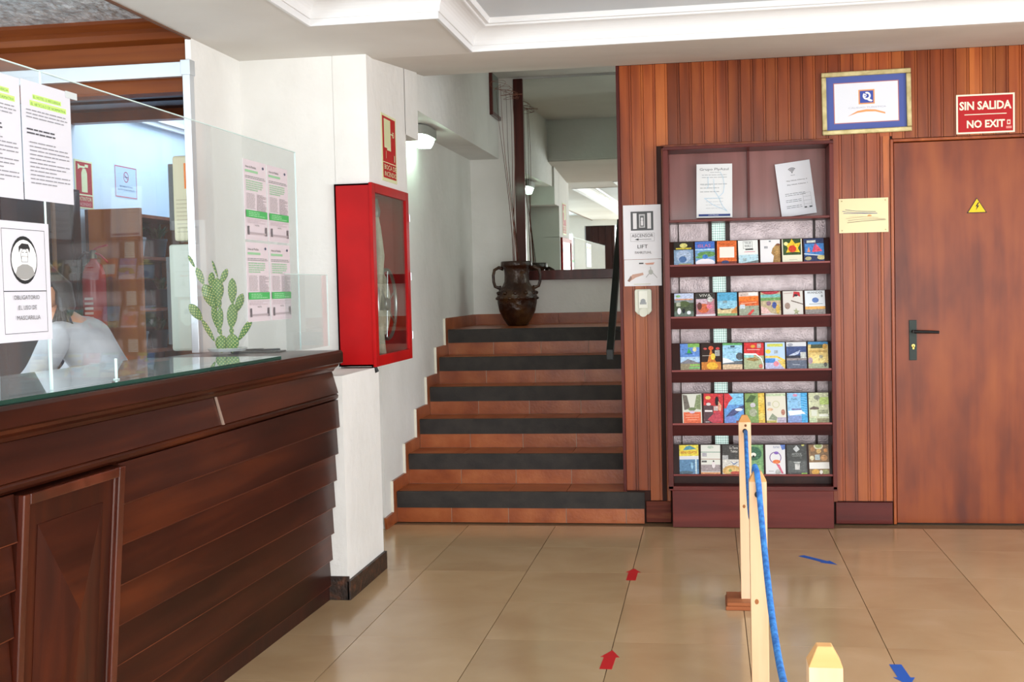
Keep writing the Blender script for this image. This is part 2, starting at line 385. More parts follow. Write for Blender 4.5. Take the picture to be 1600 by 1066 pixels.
# dark entrance door and curtain at the far left of the front wall (seen in the mirror)
mb = MB()
for k in range(4): mb.box(-2.33+k*.11, -2.225+k*.11, -1.86, -1.82, .02, 2.36, W_DARK)
mb.box(-2.34, -1.84, -1.9, -1.86, .0, 2.38, W_DARK); obj('door_2', mb, kind='structure')
# ---- back wall with niche for the rack and opening for the door
mb = MB(); UND = plain('3a170c', .6)
YB = 6.925
mb.box(-.49, -.215, YB, 6.98, 0, 2.6, UND); mb.box(-.215, .66, YB, 6.98, 2.10, 2.6, UND); mb.box(.66, 1.0, YB, 6.98, 0, 2.6, UND)
mb.box(1.0, 1.9, YB, 6.98, 2.10, 2.6, UND); mb.box(1.9, 4.6, YB, 6.98, 0, 2.6, UND); mb.box(-.215, .66, 7.10, 7.13, 0, 2.6, UND)
mb.box(-.235, -.215, 6.98, 7.11, 0, 2.6, UND); mb.box(.66, .68, 6.98, 7.11, 0, 2.6, UND); mb.box(-.215, .66, 6.98, 7.11, 2.10, 2.13, UND)
mb.box(1.0, 1.9, 6.975, 7.0, 0, 2.12, UND)
wb = obj('wall_back', mb, kind='structure')
PITCH = .0672
def plank_profile(wd):
    f = wd-.0142
    return [(0, 0), (0, -.0125), (.0012, -.0145), (f-.0012, -.0145), (f, -.0125), (f+.0004, -.010), (f+.0018, -.010), (f+.0026, -.0135), (f+.0112, -.0135), (f+.0120, -.010), (wd-.0004, -.010), (wd-.0004, 0)]
PL = {}
def plank(x, wd, z0, z1):
    k = (round(wd, 4), round(z0, 3), round(z1, 3))
    if k in PL: dupe(PL[k], wb, (x, YB, z0)); return
    mb = MB(); mb.prism([(p[0], p[1]) for p in plank_profile(wd)], 2, 0, z1-z0, W_WALL)
    PL[k] = obj('plank', mb, wb, (x, YB, z0))
x = -.474; ZT = 2.584
while x < 4.3:
    wd = PITCH
    xm = x+wd/2
    if x+wd < -.226: plank(x, wd, .183 if x < -.37 else .125, ZT)
    elif xm < .67 and x < .67: plank(x, wd, 2.128, ZT)
    elif x+wd < .965: plank(x, wd, .127, ZT)
    elif x < 1.88:
        plank(x, wd, 2.116 if x > .99 else 2.13, ZT)
        if x+wd > 1.885: plank(1.8805, x+wd-1.8805, .1, 2.1155)
    else: plank(x, wd, .1, ZT)
    if x < .955 and x+wd >= .965 and x+wd < 1.04: plank(x, .9545-x, .127, 2.13)
    x += wd
mb = MB(); mb.box(.672+.013, .70, YB-.012, YB, .127, 2.12, W_WALL); mb.box(.955, .990, YB-.013, YB, .127, 2.13, W_WALL)
obj('trim_1', mb, kind='structure')
mb = MB(); mb.prism([(-.492, 6.90), (-.476, 6.90), (-.474, 6.908), (-.474, 6.98), (-.492, 6.98)], 2, .178, 2.586, W_CASEV)
obj('trim_2', mb, kind='structure', bevel=.001)
mb = MB(); mb.box(.682, .985, 6.895, 6.925, .002, .122, W_CASE); obj('baseboard_right', mb, kind='structure', bevel=.002)
mb = MB(); mb.box(-.366, -.226, 6.90, 6.925, .002, .122, wood('worn', ['4a1f16', '6e3324', '9a5c38'], 0, .5, .05, 30)); obj('baseboard_back', mb, kind='structure', bevel=.002)
mb = MB(); mb.box(1.93, 4.5, 6.895, 6.925, .002, .1, W_CASE); obj('baseboard_far_right', mb, kind='structure')
# frame moulding around the rack opening
mb = MB(); 
mb.box(-.246, -.224, 6.885, 6.925, .125, 2.126, W_WALL); mb.box(.668, .690, 6.885, 6.925, .125, 2.126, W_WALL); mb.box(-.246, .690, 6.885, 6.925, 2.106, 2.130, W_WALL)
obj('trim_3', mb, kind='structure', bevel=.003)
# ---- door on the right
mb = MB(); mb.box(1.012, 1.86, 6.914, 6.955, .006, 2.092, W_DOOR); door = obj('door_1', mb, kind='structure', bevel=.002)
tag(door, 'plain reddish wooden door with black lever handle')
mb = MB(); mb.box(.992, 1.008, 6.902, 6.975, 0, 2.112, W_WALL); mb.box(1.864, 1.88, 6.902, 6.975, 0, 2.112, W_WALL); mb.box(1.008, 1.864, 6.902, 6.975, 2.096, 2.112, W_WALL)
obj('door_frame', mb, door, bevel=.003)
mb = MB(); mb.box(1.083, 1.123, 6.908, 6.914, .905, 1.125, plain('2e3532', .45, .5)); pl = obj('handle_plate', mb, door, bevel=.0015)
mb = MB(); mb.tube([(1.104, 6.91, 1.063), (1.104, 6.865, 1.063)], .009, BLACK, 10); mb.tube([(1.104, 6.868, 1.063), (1.13, 6.862, 1.062), (1.19, 6.862, 1.060), (1.232, 6.866, 1.058)], [.0095, .009, .0085, .008], BLACK, 10)
obj('lever_handle', mb, door, smooth=True)
mb = MB(); mb.lathe([(0, 0), (.0085, 0), (.0085, .006), (0, .006)], plain('d8b45a', .3, 1), 16, (1.104, 6.902, .985), 1); mb.box(1.1005, 1.1075, 6.902, 6.908, .966, .985, plain('d8b45a', .3, 1)); mb.box(1.103, 1.105, 6.9005, 6.9025, .97, .988, BLACK)
obj('lock_cylinder', mb, door)

# ================================================================== STAIRCASE
st = thing('staircase', (-1.1, 6.86, 0), 'terracotta tiled stairs of six steps with black nosings, beside the white pillar', 'staircase')
def rel(o, root):   # parts are built in world coordinates; shift them under the root
    o.parent = root; o.matrix_parent_inverse = Matrix.Translation(-Vector(root.location)); return o
SX0, SX1 = -1.815, -.475
GR = plain('b09a88', .8)
mb = MB()
for k in range(6):
    y0 = 6.866+.305*k; x1 = -.378 if k == 0 else SX1
    mb.box(SX0-.01, x1, y0, y0+.305 if k < 5 else 9.44, 0 if k == 0 else .178*k-.02, .178*(k+1)-.008, GR) if k else mb.box(SX0-.01, SX1, y0, y0+.305, 0, .170, GR)
mb.box(SX1, -.378, 6.866, 6.893, 0, .170, GR)
rel(obj('stair_core', mb), st)
joints = [-1.49, -1.155, -.82, -.478]
def cuts(x0, x1):
    xs = [x0]+[j for j in joints if x0+.03 < j < x1-.03]+[x1]; return list(zip(xs[:-1], xs[1:]))
for k in range(6):
    y0 = 6.86+.305*k; x1 = -.373 if k == 0 else SX1; z0, z1 = .178*k, .178*(k+1)
    for a, b_ in cuts(SX0, x1):
        rel(obj('riser_tile', B(a+.002, b_-.002, y0+.002, y0+.013, z0+.001, z1-.092, TERRA)), st)
    yb = y0+.305 if k < 5 else 9.44
    for a, b_ in cuts(SX0, SX1):
        if k < 5: rel(obj('tread_tile', B(a+.0015, b_-.0015, y0+.012, yb+.002, z1-.009, z1, TERRA)), st)
        else:
            yy = y0+.012
            while yy < yb-.05:
                rel(obj('tread_tile', B(a+.0015, b_-.0015, yy, min(yy+.33, yb)-.003, z1-.009, z1, TERRA)), st); yy += .33
    mb = MB(); mb.prism([(y0-.004, z1-.092), (y0-.007, z1-.004), (y0-.002, z1+.002), (y0+.02, z1+.002), (y0+.02, z1-.092)], 0, SX0+.004, x1+.001, NOSING)
    rel(obj('nosing_strip', mb), st)
# stepped skirting on the left wall: one piece per step
for k in range(6):
    y0 = 6.64+.305*k-(.0 if k else 0); z = .178*k
    ys = y0+.172      # front edge of the upright
    if k == 0: P = [(6.64, .0), (6.62, .065), (ys-.0, .075), (ys, .25), (6.86+.005, .25), (6.86+.005, 0)]
    else: P = [(ys-.305+.305*0, z+.075), (ys, z+.078), (ys, z+.25), (6.86+.305*k+.005, z+.25), (6.86+.305*k+.005, z), (ys-.305, z)]
    if k == 0: P = [(6.64, 0), (6.625, .066), (6.79, .07), (6.79, .178), (6.87, .178), (6.87, 0)]
    elif k < 5: P = [(6.79+.305*(k-1)+.0, z+.072), (6.79+.305*k, z+.075), (6.79+.305*k, z+.178), (6.87+.305*k, z+.178), (6.87+.305*k, z), (6.79+.305*(k-1), z)]
    else: P = [(6.79+.305*4, z+.072), (6.79+.305*5, z+.075), (6.79+.305*5, z+.258), (6.87+.305*5, z+.258), (6.87+.305*5, z), (6.79+.305*4, z)]
    mb = MB(); mb.prism(P, 0, -1.829, SX0, TERRA); rel(obj('skirting_tile', mb), st)
    # thin white grout bead along the upper edge
Z6 = 1.068
for a, b_ in ((8.398, 8.73), (8.733, 9.06), (9.063, 9.44)): rel(obj('skirting_tile', B(-1.829, SX0, a, b_, Z6, Z6+.083, TERRA)), st)
x = SX0
for b_ in (-1.49, -1.155, -.82, -.478, -.15, .2, .5, .8, 1.04):
    rel(obj('skirting_tile', B(x+.001, b_-.001, 9.436, 9.449, Z6, Z6+.083, TERRA)), st); x = b_
mb = MB(); gb = plain('e6e0cf', .7)
for k in range(6):
    z = .178*k; yk = 6.79+.305*k
    mb = MB(); mb.box(-1.8295, -1.8145, yk-.006, yk, z+.072, z+.252+(.008 if k == 5 else 0), gb); rel(obj('grout_bead', mb), st)
# handrail
hr = thing('handrail', (-.52, 7.06, .95), 'short black handrail on the right side of the stairs', 'handrail')
mb = MB(); p0 = Vector((-.565, 6.98, .94)); p1 = Vector((-.565, 8.05, 1.80))
mb.prism([(6.99, .925), (8.05, 1.72), (8.05, 1.79), (6.99, .985)], 0, -.583, -.543, plain('141816', .4)); rel(obj('rail', mb, bevel=.003), hr)
mb = MB()
for y, z in ((7.25, 1.12), (7.9, 1.62)): mb.tube([(-.56, y, z), (-.56, y, z-.03), (-.475, y, z-.05)], .007, BLACK, 8)
rel(obj('bracket', mb), hr)
# ================================================================== MIRROR on landing wall
MIR = base('mirror_glass')[0]; b = MIR.node_tree.nodes['Principled BSDF']; b.inputs['Metallic'].default_value = 1; b.inputs['Roughness'].default_value = .01; b.inputs['Base Color'].default_value = (.78, .84, .80, 1)
mi = thing('wall_mirror', (-.95, 9.44, 1.44), 'large mirror in a dark red wooden frame on the landing wall behind the jar', 'mirror')
mi.rotation_euler = (0, 0, math.radians(-.75))
def rl(o, root): # local build
    o.parent = root; return o
W_MF = wood('mirror_frame', ['2c100d', '451a15', '5a241c'], 2, .3, .05, 18, .3)
rl(obj('glass', B(-.47, .47, -.016, -.010, .02, 1.53, MIR)), mi)
mb = MB(); mb.box(-.52, -.445, -.034, -.004, -.03, 1.535, W_MF); rl(obj('frame_post', mb, bevel=.004), mi)
mb = MB(); mb.box(.44, .475, -.034, -.004, -.03, 1.535, W_MF); rl(obj('frame_post', mb, bevel=.004), mi)
mb = MB(); mb.box(-.445, .44, -.034, -.004, -.03, .045, W_MF); rl(obj('frame_rail', mb, bevel=.004), mi)
rl(obj('backing_board', B(-.5, .46, -.009, -.003, -.02, 1.53, UND)), mi)
# ---- picture on the bulkhead
pf = thing('picture_frame', (-1.60, 9.30, 2.66), 'narrow brown framed picture on the grey wall high above the stairs', 'picture')
mb = MB(); mb.box(0, .025, -.22, .2, 0, .03, W_MF); mb.box(0, .025, -.22, -.185, .03, .33, W_MF); mb.box(0, .025, .165, .2, .03, .33, W_MF); rl(obj('frame', mb, bevel=.003), pf)
rl(obj('picture_sheet', B(.002, .01, -.185, .165, .03, .33, plain('6f7a70', .3))), pf)
# ---- bulkhead lamp
lm = thing('wall_lamp', (-1.745, 7.35, 2.30), 'oval bulkhead lamp glowing greenish white under the stair bulkhead', 'lamp')
lm.location = (-1.742, 7.42, 2.30)
def oval(hx, hy, z0, z1, m, taper=1.0, n=28):
    mb = MB(); vs = []
    for z, s in ((z0, taper), ((z0+z1)/2, (1+taper)/2*1.03), (z1, 1)):
        for k in range(n):
            a = 2*PI*k/n; vs.append((hx*s*math.copysign(abs(math.cos(a))**.55, math.cos(a)), hy*s*math.copysign(abs(math.sin(a))**.55, math.sin(a)), z))
    fs = [(i*n+k, i*n+(k+1) % n, (i+1)*n+(k+1) % n, (i+1)*n+k) for i in range(2) for k in range(n)]+[tuple(range(n-1, -1, -1)), tuple(range(2*n, 3*n))]
    return mb.add(vs, fs, m)
rl(obj('lamp_housing', oval(.07, .20, .0, .055, plain('8a8c84', .5)), smooth=True), lm)
rl(obj('diffuser', oval(.062, .185, -.055, .0, emit('lamp_glow', 'dcffe8', 12), .72), smooth=True), lm)

# ================================================================== JAR AND BRANCHES
BRONZE = mottled('bronze_glaze', ['1c0e08', '33190c', '4d3216'], 9, .3, .5, 28, dist=.02)
jar = thing('clay_jar', (-1.415, 9.03, 1.07), 'dark brown glazed jar with two loop handles on the stair landing', 'jar')
prof = [(0, 0), (.070, 0), (.078, .006), (.106, .05), (.136, .11), (.148, .17), (.150, .20), (.156, .205), (.154, .215), (.147, .235), (.134, .275), (.108, .30), (.094, .33), (.091, .38), (.095, .42), (.104, .44), (.115, .445), (.117, .452), (.117, .475), (.112, .482), (.10, .478), (.095, .44), (.085, .38), (.06, .34), (0, .33)]
rl(obj('body', MB().lathe(prof, BRONZE, 40), smooth='all'), jar)
mb = MB()
for k in range(14):
    a = k*2*PI/14
    mb.ell((.150*math.cos(a), .150*math.sin(a), .205), (.016, .016, .012), BRONZE, 8, 6)
for k in range(11):
    a = k*2*PI/11+.2; mb.ell((.143*math.cos(a), .143*math.sin(a), .245), (.018, .018, .014), BRONZE, 8, 6)
rl(obj('relief_band', mb, smooth='all', kind='stuff'), jar)
for s in (-1, 1):
    mb = MB(); mb.tube([(s*.10, 0, .425), (s*.135, 0, .438), (s*.168, 0, .42), (s*.178, 0, .38), (s*.176, 0, .33), (s*.165, 0, .295), (s*.14, 0, .285), (s*.12, 0, .288)], [.014, .013, .012, .011, .011, .012, .013, .014], BRONZE, 10); rl(obj('handle', mb, smooth='all'), jar)
br = thing('dried_branches', (-1.415, 9.03, 1.41), 'tall thin dried branches with curly tips standing in the brown jar', 'branches')
rn = random.Random(3)
for k in range(5):
    bx = -.01+rn.uniform(-.03, .05); tx = -.10+k*.022; mb = MB()
    top = 1.42+rn.uniform(-.12, .04); pts = []
    for q in range(9):
        s = q/8; pts.append((bx*(1-s)+tx*s+.015*math.sin(s*5+k), rn.uniform(-.005, .005)+(.02*k-.05)*s, top*s+.02))
    col = ['5b2a1e', '7b4234', '4a3526'][k % 3]
    mb.tube(pts, [.0034-.0022*q/8 for q in range(9)], plain(col, .7), 6)
    tip = Vector(pts[-1]); cp = []
    for q in range(26):
        a = q*.55; rr = .02+.003*q; cp.append((tip.x+rr*math.cos(a+k)-.02*math.cos(k), tip.y+.3*rr*math.sin(a*1.3), tip.z-.012*math.sin(a*.7)*2+.25*rr*math.sin(a+k)))
    o = rl(obj('branch', mb, smooth='all'), br)
    mb = MB(); mb.tube([pts[-1]]+cp, .0013, plain('8a5a4a', .7), 5); obj('curly_tip', mb, o)

# ================================================================== FIRE HOSE CABINET
fc = thing('fire_hose_cabinet', (-1.66, 5.95, .995), 'red glass-fronted fire hose cabinet fixed to the white pillar', 'fire cabinet')
x0, x1, y0, y1, H = -.085, .085, -.355, .35, .868
mb = MB(); q = .008
mb.box(x0, x1, y0, y0+q, 0, H, RED); mb.box(x0, x1, y1-q, y1, 0, H, RED); mb.box(x0, x1, y0, y1, 0, q, RED); mb.box(x0, x1, y0, y1, H-q, H, RED); mb.box(x0, x0+q, y0, y1, 0, H, RED)
rl(obj('housing', mb), fc)
mb = MB(); f = .052
mb.box(x1, x1+.016, y0-.004, y0+f, -.004, H+.004, RED); mb.box(x1, x1+.016, y1-f, y1+.004, -.004, H+.004, RED); mb.box(x1, x1+.016, y0+f, y1-f, -.004, f-.004, RED); mb.box(x1, x1+.016, y0+f, y1-f, H-f+.012, H+.004, RED)
dr = rl(obj('door_frame', mb, bevel=.0015), fc)
obj('glass_pane', B(x1+.004, x1+.008, y0+f-.004, y1-f+.004, f-.008, H-f+.016, sheet_glass('cabinet_glass', (.93, .95, .93), 1.4)), dr)
mb = MB(); mb.tube([(x1-.01, y0+.04, 0), (x1+.0, y0+.05, -.03)], .012, BLACK, 10); rl(obj('latch_knob', mb), fc)
mb = MB()
for z in (.12, .43, .74): mb.tube([(x1+.018, y1+.004, z-.02), (x1+.018, y1+.004, z+.02)], .004, STEEL, 6)
rl(obj('hinge', mb), fc)
# everything sits in front of a hole-free pillar: the housing is proud of its face by a notch
hs_ = thing('hose_reel', (-1.635, 5.965, 1.285), 'steel fire hose reel wheel with pale hose behind the cabinet glass', 'hose reel')
mb = MB(); R_ = .175
mb.tube([(.035, R_*math.cos(a), R_*math.sin(a)) for a in [2*PI*k/40 for k in range(40)]], .009, STEEL, 8, closed=True); rl(obj('rim', mb, smooth='all'), hs_)
mb = MB()
for k in range(6):
    a = 2*PI*k/6+.4; mb.tube([(.035, .02*math.cos(a), .02*math.sin(a)), (.035, R_*math.cos(a), R_*math.sin(a))], .004, STEEL, 6)
mb.lathe([(0, 0), (.03, 0), (.034, .01), (.02, .022), (0, .026)], STEEL, 20, (.028, 0, 0), 0); rl(obj('spokes', mb, smooth=True), hs_)
HOSE = mottled('canvas_hose', ['b9b3a2', 'cfcab9'], 30, .8, .4, 90)
mb = MB()
for rr in (.155, .13, .105, .08, .055): mb.tube([(.0, rr*math.cos(a), rr*math.sin(a)) for a in [2*PI*k/32 for k in range(32)]], .013, HOSE, 8, closed=True)
mb.lathe([(0, 0), (.16, 0), (.16, .003), (0, .003)], plain('9a9a94', .4, .6), 32, (-.025, 0, 0), 0)
rl(obj('coiled_hose', mb, smooth='all'), hs_)
mb = MB(); mb.tube([(.02, -.155, -.02), (.03, -.14, .12), (.03, -.10, .24), (.03, -.13, .36), (.03, -.15, .44)], [.02, .024, .026, .022, .014], HOSE, 8); mb.tube([(.03, -.15, -.03), (.03, -.16, -.14), (.03, -.13, -.25)], .03, HOSE, 8)
rl(obj('loose_hose', mb, smooth='all'), hs_)
mb = MB(); mb.lathe([(0, 0), (.02, 0), (.026, .03), (.02, .05), (.012, .09), (0, .09)], plain('7d7d78', .4, .6), 16, (.03, -.155, .43)); rl(obj('nozzle', mb, smooth=True), hs_)

# ================================================================== PRINTED SIGNS
def sign(name, O, R, U, w, h, thick, col, label, cat, fn=None, group=None, edge=None, back_gap=.0005, sm=None):
    O = Vector(O); R = Vector(R).normalized(); U = Vector(U).normalized(); N = R.cross(U)
    mb = MB(); c = O+R*(w/2)+U*(h/2)
    vs = []
    for d in (back_gap, back_gap+thick):
        for (a, b_) in ((0, 0), (w, 0), (w, h), (0, h)): vs.append(O+R*a+U*b_+N*d-c)
    mb.add(vs, [(0, 3, 2, 1), (4, 5, 6, 7), (0, 1, 5, 4), (1, 2, 6, 5), (2, 3, 7, 6), (3, 0, 4, 7)], sm or plain(col, .5))
    o = obj(name, mb, None, tuple(c), label=label, cat=cat, group=group)
    if fn:
        p = Print(O+N*(back_gap+thick)-c, R, U, w, h); fn(p); obj('print', p, o)
    return o
XR, ZU, YR = (1, 0, 0), (0, 0, 1), (0, 1, 0)
CREAM = 'd9dcae'
def p_boca(p):
    p.r(.06, .05, .94, .965, 'b3171b'); p.r(.06, .275, .94, .287, CREAM)
    p.r(.16, .50, .60, .93, CREAM); p.r(.34, .47, .60, .51, CREAM); p.line([(.6, .73), (.78, .73)], .006, CREAM); p.line([(.72, .68), (.72, .78)], .006, CREAM); p.ring(.78, .73, .012, .005, CREAM)
    for k in range(4): p.line([(.22+k*.1, .52), (.22+k*.1, .91)], .0025, 'a9ad84')
    p.line([(.24, .34), (.24, .45)], .005, CREAM); p.line([(.80, .32), (.80, .42)], .012, CREAM)
    p.t('BOCA DE', .10, .175, .90, .245, CREAM); p.t('INCENDIO', .10, .075, .90, .145, CREAM)
sign('fire_hose_sign', (-1.58, 5.865, 1.90), YR, ZU, .285, .335, .002, CREAM, 'red and cream fire hose sign above the red cabinet on the pillar', 'sign', p_boca)
def p_salida(p):
    p.r(.03, .04, .97, .96, 'b0050d'); p.t('SIN SALIDA', .055, .60, .945, .82, 'f0ead2', .03); p.r(.14, .475, .86, .495, 'f0ead2'); p.t('NO EXIT', .18, .14, .83, .34, 'f0ead2', .03)
    p.r(.865, .20, .925, .32, 'e3c9b8'); p.r(.85, .10, .945, .16, 'e08a80'); p.e(.895, .26, .018, .03, 'c40d17')
sign('exit_sign', (1.338, 6.91, 2.124), XR, ZU, .30, .21, .003, 'efe9d0', 'red sign with cream letters above the door', 'sign', p_salida)
def p_cert(p):
    p.r(.075, .10, .925, .90, '4a5aa0'); p.r(.135, .175, .865, .825, 'b4726a'); p.r(.145, .187, .855, .813, 'e2e6ee')
    p.r(.415, .47, .595, .70, 'e09a5c'); p.r(.43, .49, .58, .68, '3a50a8')
    p.ring(.507, .60, .0165, .0095, 'f2f2f2', 26, PI*.75, PI*2.62); p.ring(.488, .605, .006, .0045, 'f2f2f2', 16); p.poly([(.495, .555), (.53, .56), (.572, .525), (.56, .505), (.53, .515)], 'f2f2f2')
    p.t('CALIDAD TURISTICA', .30, .405, .72, .43, 'b9bcc8')
    p.poly([(.29, .285), (.40, .335), (.50, .35), (.60, .345), (.71, .30), (.71, .325), (.60, .375), (.50, .385), (.40, .365)], 'e6a064')
c_ = thing('framed_certificate', (.868, 6.908, 2.318), 'gold framed quality certificate with blue mount hanging beside the red sign', 'certificate')
mb = MB(); W2, H2, GOLD = .236, .17, mottled('gold_frame', ['a89a68', 'cabd8c'], 20, .35, .1, 80, .35)
for (a, b_, c, d) in ((-W2, W2, -H2, -H2+.026), (-W2, W2, H2-.026, H2), (-W2, -W2+.026, -H2+.026, H2-.026), (W2-.026, W2, -H2+.026, H2-.026)): mb.box(a, b_, -.022, 0, c, d, GOLD)
rl(obj('frame', mb, bevel=.005), c_)
sh = rl(obj('certificate_sheet', B(-W2+.02, W2-.02, -.008, -.001, -H2+.02, H2-.02, plain('4a5aa0', .5))), c_)
p = Print((-W2, -.0085, -H2), XR, ZU, 2*W2, 2*H2); p_cert(p); obj('print', p, sh)
c_.rotation_euler = (0, math.radians(-.6), 0)
def p_plaque(p):
    for (x0_, y0_, x1_, y1_, cc) in ((.13, .68, .75, .60, '55526a'), (.07, .635, .77, .555, '6a6888'), (.09, .575, .78, .55, '6a6888')):
        p.line([(x0_, y0_), ((x0_*2+x1_)/3, (y0_*.8+y1_*1.2)/2), (x1_, y1_)], .003, cc)
    p.t('ALEOR', .24, .46, .5, .50, 'd2c49c'); p.e(.62, .47, .045, .05, 'd09a62', a0=0, a1=PI)
    for (x0_, x1_, yy, y2, cc) in ((.14, .8, .42, .425, 'b9a888'), (.18, .93, .36, .385, 'a8957c'), (.17, .95, .30, .36, '7d705e')): p.line([(x0_, yy), (.5, yy+.035), (x1_, y2)], .003, cc)
    for a, b_ in ((.06, .93), (.94, .93), (.06, .07), (.94, .07)): p.e(a, b_, .014, .02, 'a89a70', 8)
sign('brass_plaque', (.717, 6.905, 1.61), XR, ZU, .262, .187, .003, 'e8dcb0', 'pale brass plaque with fine engraved lines screwed left of the door', 'plaque', p_plaque, sm=plain('c9bd94', .35, .25))
def p_tri(p): p.poly([(.07, .05), (.93, .05), (.5, .93)], 'f2c414'); p.poly([(.56, .70), (.42, .42), (.50, .44), (.44, .16), (.62, .50), (.53, .48), (.62, .70)], '151515')
mb = MB(); mb.prism([(1.698-1.735, -.052), (1.698-1.735, .052), (1.780-1.735, 0)], 1, 0, .002, BLACK)
hv = obj('hazard_sign', mb, None, (1.442, 6.911, 1.735), label='yellow triangular high voltage sign on the reddish door', cat='sign')
p = Print((-.052, -.0005, -.037), XR, ZU, .104, .082); p_tri(p); obj('print', p, hv)
# lift notices
def p_lift(p):
    p.r(.20, .53, .80, .88, '55585a'); p.r(.26, .56, .36, .85, 'e8e8ea'); p.r(.64, .56, .74, .85, 'e8e8ea'); p.r(.42, .58, .58, .83, 'c3c5c6'); p.r(.45, .60, .55, .80, '6a6d70'); p.e(.5, .74, .03, .03, 'e8e8ea'); p.r(.47, .62, .53, .71, 'e8e8ea')
    p.frame(.19, .33, .82, .48, .0012, '8e8e90'); p.t('ASCENSOR', .22, .405, .79, .465, '5d5d60'); p.line([(.38, .365), (.74, .365)], .0022, '3a3a3c'); p.poly([(.30, .365), (.40, .385), (.40, .345)], '3a3a3c')
    p.t('LIFT', .37, .20, .64, .265, '2e2e30'); p.t('FAHRSTUHL', .30, .10, .74, .145, '5a5a5c')
sign('lift_notice', (-.4655, 6.905, 1.497), XR, ZU, .211, .305, .001, 'e4e4e8', 'white laminated sheet with lift pictogram on the wall left of the rack', 'notice', p_lift, sm=plain('e4e4e8', .22))
def p_wash(p):
    p.poly([(.08, .22), (.22, .44), (.5, .50), (.52, .42), (.3, .32), (.12, .16)], 'c9a290'); p.poly([(.08, .2), (.17, .4), (.2, .3), (.14, .16)], '8f7468'); p.poly([(.55, .86), (.82, .88), (.78, .8), (.6, .8)], 'd8a08c'); p.r(.4, .83, .52, .88, '4a4a4a')
    p.line([(.70, .72), (.72, .55), (.58, .32)], .003, '9a9c98'); p.line([(.72, .55), (.88, .30)], .003, '9a9c98'); p.e(.71, .52, .06, .1, 'b9bdb6'); p.line([(.25, .07), (.7, .07)], .002, 'b0b06a')
sign('hand_washing_notice', (-.4645, 6.905, 1.346), XR, ZU, .209, .149, .001, 'e0e0e2', 'white laminated sheet showing hands, just below the lift notice', 'notice', p_wash, sm=plain('e2e2e4', .22))
# soap dispenser
sd = thing('gel_dispenser', (-.359, 6.905, 1.185), 'small cream wall dispenser below the laminated notices', 'dispenser')
mb = MB(); CR = plain('d6d8c8', .4)
mb.prism([(-.047, .02), (-.03, .0), (.03, .0), (.047, .02), (.047, .135), (.04, .143), (-.04, .143), (-.047, .135)][::-1] and [(.02, -.047), (.0, -.03), (.0, .03), (.02, .047), (.135, .047), (.143, .04), (.143, -.04), (.135, -.047)], 1, -.055, 0, CR)
rl(obj('body', mb, bevel=.004), sd)
rl(obj('front_cover', B(-.026, .026, -.062, -.055, .035, .135, plain('e4e6da', .35)), bevel=.003), sd)
mb = MB(); mb.lathe([(0, 0), (.024, 0), (.024, .012), (0, .014)], CR, 24, (0, -.066, .012), 1); rl(obj('push_button', mb, smooth=True), sd)
mb = MB(); mb.lathe([(0, 0), (.014, 0), (.014, .003), (0, .003)], plain('8f9496', .3), 20, (0, -.065, .075), 1); mb.box(-.018, .018, -.0645, -.062, .058, .070, plain('9a9e9e', .4)); rl(obj('gauge', mb), sd)

# ================================================================== BROCHURE RACK
rk = thing('brochure_rack', (.217, 6.76, 0), 'tall mahogany brochure rack with five stepped shelves built into the panelled wall', 'rack')
LX, RX = -.205-.217, .655-.217     # inner faces, local
YF = -.005                          # front plane local (6.755)
def part(name, mb, bevel=0, **k): return rl(obj(name, mb, bevel=bevel, **k), rk)
GLARE_W = wood('glare', ['6d3a34', '85504a', '99625c'], 2, .3, .08, 10, .4)  # pinkish glare on the back boards is put into the wood colour
part('side_panel', B(LX-.028, LX, YF, .33, .215, 2.086, W_CASEV), .002); part('side_panel', B(RX, RX+.022, YF, .33, .215, 2.086, W_CASEV), .002)
part('top_panel', B(LX-.028, RX+.022, YF, .33, 2.086, 2.104, W_CASE), .002)
part('plinth', B(LX-.008, RX+.002, YF, .12, .003, .208, W_CASE), .002)
part('bottom_shelf', B(LX-.028, RX+.022, YF, .33, .208, .232, W_CASE), .002)
part('top_shelf', B(LX, RX, YF+.006, .24, 1.690, 1.704, W_CASE), .002)
part('divider', B(.010, .024, .20, .235, 1.704, 2.086, W_CASEV), .001)
for a, b_ in ((LX, .010), (.024, RX)): part('back_board', B(a, b_, .228, .24, 1.704, 2.086, GLARE_W))
HAM = mottled('hammered_panel', ['9a8c8e', 'b8aaab'], 14, .24, .5, 130, .3, dist=.004)
cols_x = [(-.207, -.163), (-.157, .008), (.128, .584), (.597, .655)]
for a, b_ in cols_x:
    part('hammered_panel', B(a-.217, b_-.217, .236, .244, .232, 1.69, HAM))
for a, b_ in ((-.163, -.157), (.008, .028), (.102, .128), (.584, .597)): part('mullion', B(a-.217, b_-.217, .222, .246, .232, 1.69, W_DARK))
part('window_slit', B(.028-.217, .102-.217, .240, .244, .232, 1.69, emit('slit_daylight', 'd0e8e0', .62)))
mb = MB(); GW = plain('4c5c5c', .5)
for k in range(6): xx = .028-.217+.0125*(k+.5); mb.box(xx-.0008, xx+.0008, .236, .2385, .232, 1.69, GW)
zz = .24
while zz < 1.69: mb.box(.028-.217, .102-.217, .236, .2385, zz, zz+.0016, GW); zz += .0135
part('wire_grid', mb, kind='stuff')
rows = [(1.452, .128, 1068, 34.25), (1.166, .130, 1067, 34.5), (.871, .145, 1075.5, 33.7), (.576, .160, 1077.5, 33.4), (.293, .157, 1071, 34.4)]
LEAN = math.radians(14)
